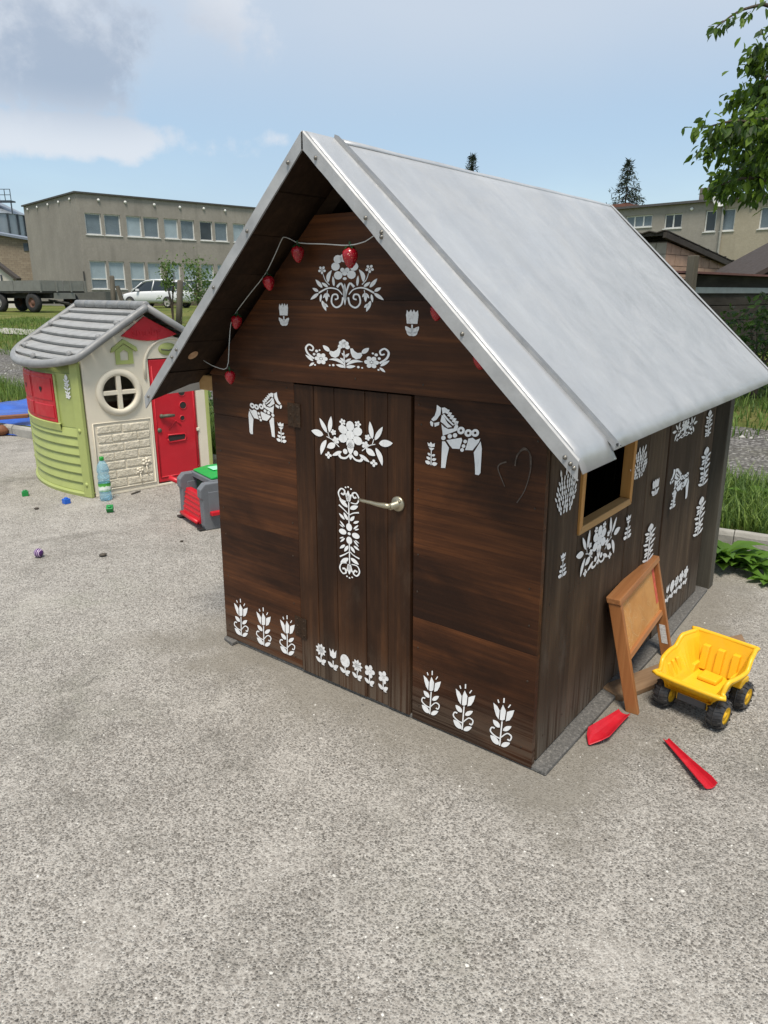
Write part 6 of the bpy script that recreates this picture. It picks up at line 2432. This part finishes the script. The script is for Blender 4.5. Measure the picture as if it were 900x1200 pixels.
for i in range(14):
    a = rs.uniform(0, 6.28)
    if abs(((a - math.pi * 1.1 + math.pi) % 6.28) - math.pi) < .7:
        a += 1.8
    r_ = rs.uniform(1.4, 3.0)
    e = np.array([r_ * math.cos(a), r_ * math.sin(a), rs.uniform(2.2, 5.6)])
    if e[0] < -1.1:
        e[0] *= .35
    trunk.tube(smooth_pts([(-.2, 0, 2.2 + .12 * i), tuple(e * [.5, .5, .6] + [0, 0, .9]), tuple(e)], 4), [.06 - .05 * q / 8 for q in range(9)], 6)
    ends.append(e)
trunk.build('trunk', M_BARK, tree, smooth=True, fix=False)
P, Dd = [], []
for i, (p0, p1) in enumerate(tw_):
    n = 175 if i not in (6, 8) else 45
    for q in range(n):
        t = rs.uniform(0, 1) ** .8
        c_ = p0 + (p1 - p0) * t
        sp_ = .105 * (1.1 - .55 * t) * (1 if i not in (6, 8) else .5)
        c_ = c_ + rs.normal(0, sp_, 3) * [1, 1.3, .85]
        P.append(c_)
        Dd.append((p1 - p0) / (np.linalg.norm(p1 - p0) + 1e-6) * .6 + rs.normal(0, .5, 3) + [0, 0, -.75])
for i, (p0, p1) in enumerate(tw_):
    root = np.array([-.2, 0, 1.9 + .16 * i % 2.4])
    m1 = (root * .5 + p0 * .5) + [0, 0, .25]
    for q in range(170):
        t = rs.uniform(.12, 1)
        c_ = root * (1 - t) ** 2 + m1 * 2 * t * (1 - t) + p0 * t * t + rs.normal(0, .24, 3) + [.12, 0, .1]
        if c_[0] < p0[0] + .02:
            continue
        P.append(c_)
        Dd.append(rs.normal(0, .6, 3) + [-.2, 0, -.6])
for e in ends:
    for q in range(330):
        c_ = e * rs.uniform(.55, 1.02) + rs.normal(0, .42, 3)
        if c_[0] < -1.35:
            continue
        P.append(c_)
        Dd.append(rs.normal(0, .6, 3) + [0, 0, -.6])
V, Fc = leaves(np.array(P), np.array(Dd), .105, .50, rs)
leaf_object('crown', V, Fc, M_LWAL, tree)


def small_tree(name, label, px, ptop, pbase, Y, rx, n, size, m, cat='tree', group=None, tall=True, seed=1, stems=5):
    rs = np.random.RandomState(seed)
    top = aty(px, ptop, Y)
    base = aty(px, pbase, Y)
    zg_ = tz(top[0], top[1])
    H = top[2] - zg_
    t = thing(name, label, cat, (top[0], top[1], zg_), 0, group)
    tb = B()
    tips = []
    for i in range(stems):
        a = rs.uniform(0, 6.28)
        e = np.array([rx * rs.uniform(.1, .8) * math.cos(a), rx * rs.uniform(.1, .8) * math.sin(a), H * rs.uniform(.65, 1.0)])
        tb.tube(smooth_pts([(0, 0, -.05), (e[0] * .25, e[1] * .25, H * .4), tuple(e)], 3), [.03 - .024 * q / 6 for q in range(7)], 6)
        tips.append(e)
    tb.build('trunk', M_BARK, t, smooth=True, fix=False)
    P, Dd = [], []
    clumps = []
    for i in range(14):
        a = rs.uniform(0, 6.28)
        hh = rs.uniform(.12 if not tall else .3, .97)
        r_ = rx * math.sin(math.pi * min(1, hh * .9 + .08)) ** .6 * rs.uniform(.3, 1.0)
        clumps.append((np.array([r_ * math.cos(a), r_ * math.sin(a), hh * H]), rs.uniform(.2, .42) * rx))
    for q in range(n):
        c_, s_ = clumps[rs.randint(len(clumps))]
        P.append(c_ + rs.normal(0, s_, 3))
        Dd.append(rs.normal(0, .6, 3) + [0, 0, -.1])
    V, Fc = leaves(np.array(P), np.array(Dd), size, .5, rs)
    V[:, 2] = np.maximum(V[:, 2], 0.01)
    leaf_object('crown', V, Fc, m, t)
    return t


small_tree('sapling', 'slender sapling with sparse leaves in front of the white car', 197, 302, 372, 23.5, .34, 420, .11, M_LSAP, 'sapling', 'saplings by the fence posts', seed=3)
small_tree('sapling', 'bushy leafy sapling behind the weathered fence post', 229, 303, 350, 27, .62, 900, .12, M_LSAP, 'sapling', 'saplings by the fence posts', seed=5)
small_tree('shrub', 'dark leafy shrub growing against the low timber shed', 898, 362, 425, 9.4, .45, 900, .09, M_LSH, 'shrub', None, False, seed=8)
small_tree('shrub', 'low leafy shrub behind the toy refuse truck and kerb', 262, 470, 530, 7.2, .35, 500, .08, M_LSH, 'shrub', None, False, seed=9)


def spruce(label, px, ptop, Y, H, rbase, seed):
    rs = np.random.RandomState(seed)
    top = aty(px, ptop, Y)
    zg_ = tz(top[0], top[1])
    t = thing('spruce_tree', label, 'spruce', (top[0], top[1], top[2] - H), 0, 'distant spruces behind the roofs')
    tb = B().tube([(0, 0, 0), (0, 0, H * .5), (0, 0, H)], [.22, .14, .02], 8)
    P, Dd = [], []
    z = H
    while z > H * .25:
        f = (H - z) / H
        r_ = rbase * f ** .85 + .12
        nb_ = int(5 + 5 * f)
        for i in range(nb_):
            a = rs.uniform(0, 6.28)
            rr_ = r_ * rs.uniform(.65, 1.15)
            e = np.array([rr_ * math.cos(a), rr_ * math.sin(a), z - rr_ * rs.uniform(.1, .35)])
            tb.tube([(0, 0, z), tuple(e * [.6, .6, 1] + [0, 0, .02]), tuple(e)], [.035, .025, .008], 4)
            for q in range(int(16 + 26 * f)):
                s_ = rs.uniform(.1, 1.02)
                P.append(np.array([0, 0, z]) * (1 - s_) + e * s_ + rs.normal(0, .07, 3))
                Dd.append(np.array([math.cos(a), math.sin(a), -.3]) * .7 + rs.normal(0, .55, 3))
        z -= .34
    tb.build('trunk', M_BARK, t, fix=False)
    V, Fc = leaves(np.array(P), np.array(Dd), .42, .20, rs, .05, .1)
    leaf_object('crown', V, Fc, leaf_mat('spruce_needles', srgb(26, 38, 28), srgb(40, 54, 40), srgb(64, 78, 58), .1), t)


spruce('distant spruce top showing just above the metal roof ridge', 554, 183, 75, 13.5, 4.6, 1)
spruce('distant dark spruce rising beyond the cream building', 737, 190, 72, 13.0, 5.2, 2)

# --- grass blades
k = N('grass_blade')
g = k.n('ShaderNodeNewGeometry')
M_GRASS = leaf_mat('grass_blade', srgb(56, 80, 32), srgb(82, 108, 46), srgb(114, 136, 62), .3)


def grass(n, region, h0, h1, w, seed):
    rs = np.random.RandomState(seed)
    rp = random.Random(seed)
    b_v, b_f = [], []
    pts = np.array([region(rp) for _ in range(n)])
    z = np.array([tz(x, y) for x, y in pts])
    a = rs.uniform(0, 6.28, n)
    h = rs.uniform(h0, h1, n) * np.where(rs.rand(n) < .12, 1.5, 1)
    ln = rs.uniform(.15, 1.1, n) * h
    dx, dy = np.cos(a), np.sin(a)
    sx, sy = -dy * w / 2, dx * w / 2
    P0 = np.stack([pts[:, 0] - sx, pts[:, 1] - sy, z - .01], 1)
    P1 = np.stack([pts[:, 0] + sx, pts[:, 1] + sy, z - .01], 1)
    P2 = np.stack([pts[:, 0] + sx * .8 + dx * ln * .35, pts[:, 1] + sy * .8 + dy * ln * .35, z + h * .6], 1)
    P3 = np.stack([pts[:, 0] - sx * .8 + dx * ln * .35, pts[:, 1] - sy * .8 + dy * ln * .35, z + h * .6], 1)
    P4 = np.stack([pts[:, 0] + dx * ln, pts[:, 1] + dy * ln, z + h], 1)
    V = np.stack([P0, P1, P2, P3, P4], 1).reshape(-1, 3)
    return V, n


def reg(s0, s1, n0, n1):
    def f(r):
        for _ in range(40):
            s, n = r.uniform(s0, s1), r.uniform(n0, n1)
            x, y = sn(s, n)
            q = .5 + .5 * math.sin(x * 2.1 + 1.3 * math.sin(y * 1.7)) * math.sin(y * 2.4 + x)
            if r.random() < .35 + .65 * q:
                return x, y
        return x, y
    return f


def reg_edge(r):
    while True:
        s = r.uniform(-4, 14)
        a0 = 1.35 + .09 * s
        x, y = sn(s, r.uniform(.09, max(a0, .4) + .12))
        dx_, dy_ = x - tq[0], y - tq[1]
        lx, ly = dx_ * math.cos(.45) - dy_ * math.sin(.45), dx_ * math.sin(.45) + dy_ * math.cos(.45)
        if -1.8 < lx < .06 and -.1 < ly < 1.45:
            continue
        return x, y


def reg_far(r):
    s = r.uniform(-5, 26)
    a1 = 3.70 + .14 * s
    return sn(s, a1 + r.uniform(-.1, 1) * 5.5)


parts = [grass(26000, reg_edge, .05, .17, .007, 1), grass(12000, reg(-3.5, 1.0, .09, 1.3), .05, .15, .009, 2), grass(26000, reg_far, .05, .15, .016, 3), grass(6000, reg(3.2, 5.2, .09, 1.3), .1, .3, .008, 4)]
off = 0
VV, FF = [], []
for V, n in parts:
    VV.append(V)
    b = np.arange(n) * 5 + off
    for q in b.tolist():
        FF.append((q, q + 1, q + 2, q + 3))
        FF.append((q + 3, q + 2, q + 4))
    off += n * 5
me = bpy.data.meshes.new('grass')
me.from_pydata(np.concatenate(VV).tolist(), [], FF)
me.update()
me.materials.append(M_GRASS)
o = bpy.data.objects.new('grass', me)
col.objects.link(o)
tag(o, 'rough green grass along the kerb and the gravel road', 'grass', None, 'stuff')


# --- broad leaved weeds at the kerb
def weed(px, py, n, L, label, seed, wid=.34, up=.55):
    rs = random.Random(seed)
    p = gnd(px, py)
    s, nn = to_sn(p[0], p[1])
    z = 0.0
    if nn > .06:
        p = gnd(px, py, .09)
        z = tz(p[0], p[1])
    t = thing('weed', label, 'weed', (p[0], p[1], z), 0, 'weeds at the kerb')
    for i in range(n):
        a = 6.283 * i / n + rs.uniform(-.4, .4)
        l_ = L * rs.uniform(.6, 1.15)
        e = rs.uniform(.25, 1.0) * up
        b = B()
        rows = []
        m_ = 9
        for j in range(m_ + 1):
            q = j / m_
            w = l_ * wid * math.sin(math.pi * min(1, q * .92 + .06)) ** .8 * (.55 + .45 * math.cos(j * 2.6) ** 2)
            r_ = l_ * q * math.cos(e * (1 - q * .6))
            h = l_ * math.sin(e) * (q * 1.35 - q * q * .75)
            rows.append([(r_, -w / 2, h + w * .18), (r_, 0, h), (r_, w / 2, h + w * .18)])
        b.strip(rows)
        b.map(lambda x, y, zz_, a=a: (x * math.cos(a) - y * math.sin(a), x * math.sin(a) + y * math.cos(a), max(zz_, .004) + .004))
        b.build('leaf', M_WEED, t, smooth=True, fix=False)


weed(843, 662, 26, .24, 'tall clump of jagged leaved weed beside the cottage rear post', 1, .36, 1.25)
weed(860, 666, 24, .19, 'clump of broad leaved weed between rear post and kerb', 2, .40, 1.1)
weed(880, 668, 24, .17, 'low weed with toothed leaves spreading in front of the kerb', 3, .38, .8)
weed(897, 682, 18, .13, 'small weed at the concrete edge furthest from the cottage', 4, .40, .6)
weed(880, 588, 12, .16, 'broad leaved weed standing up in the grass behind the kerb', 5, .46, 1.1)
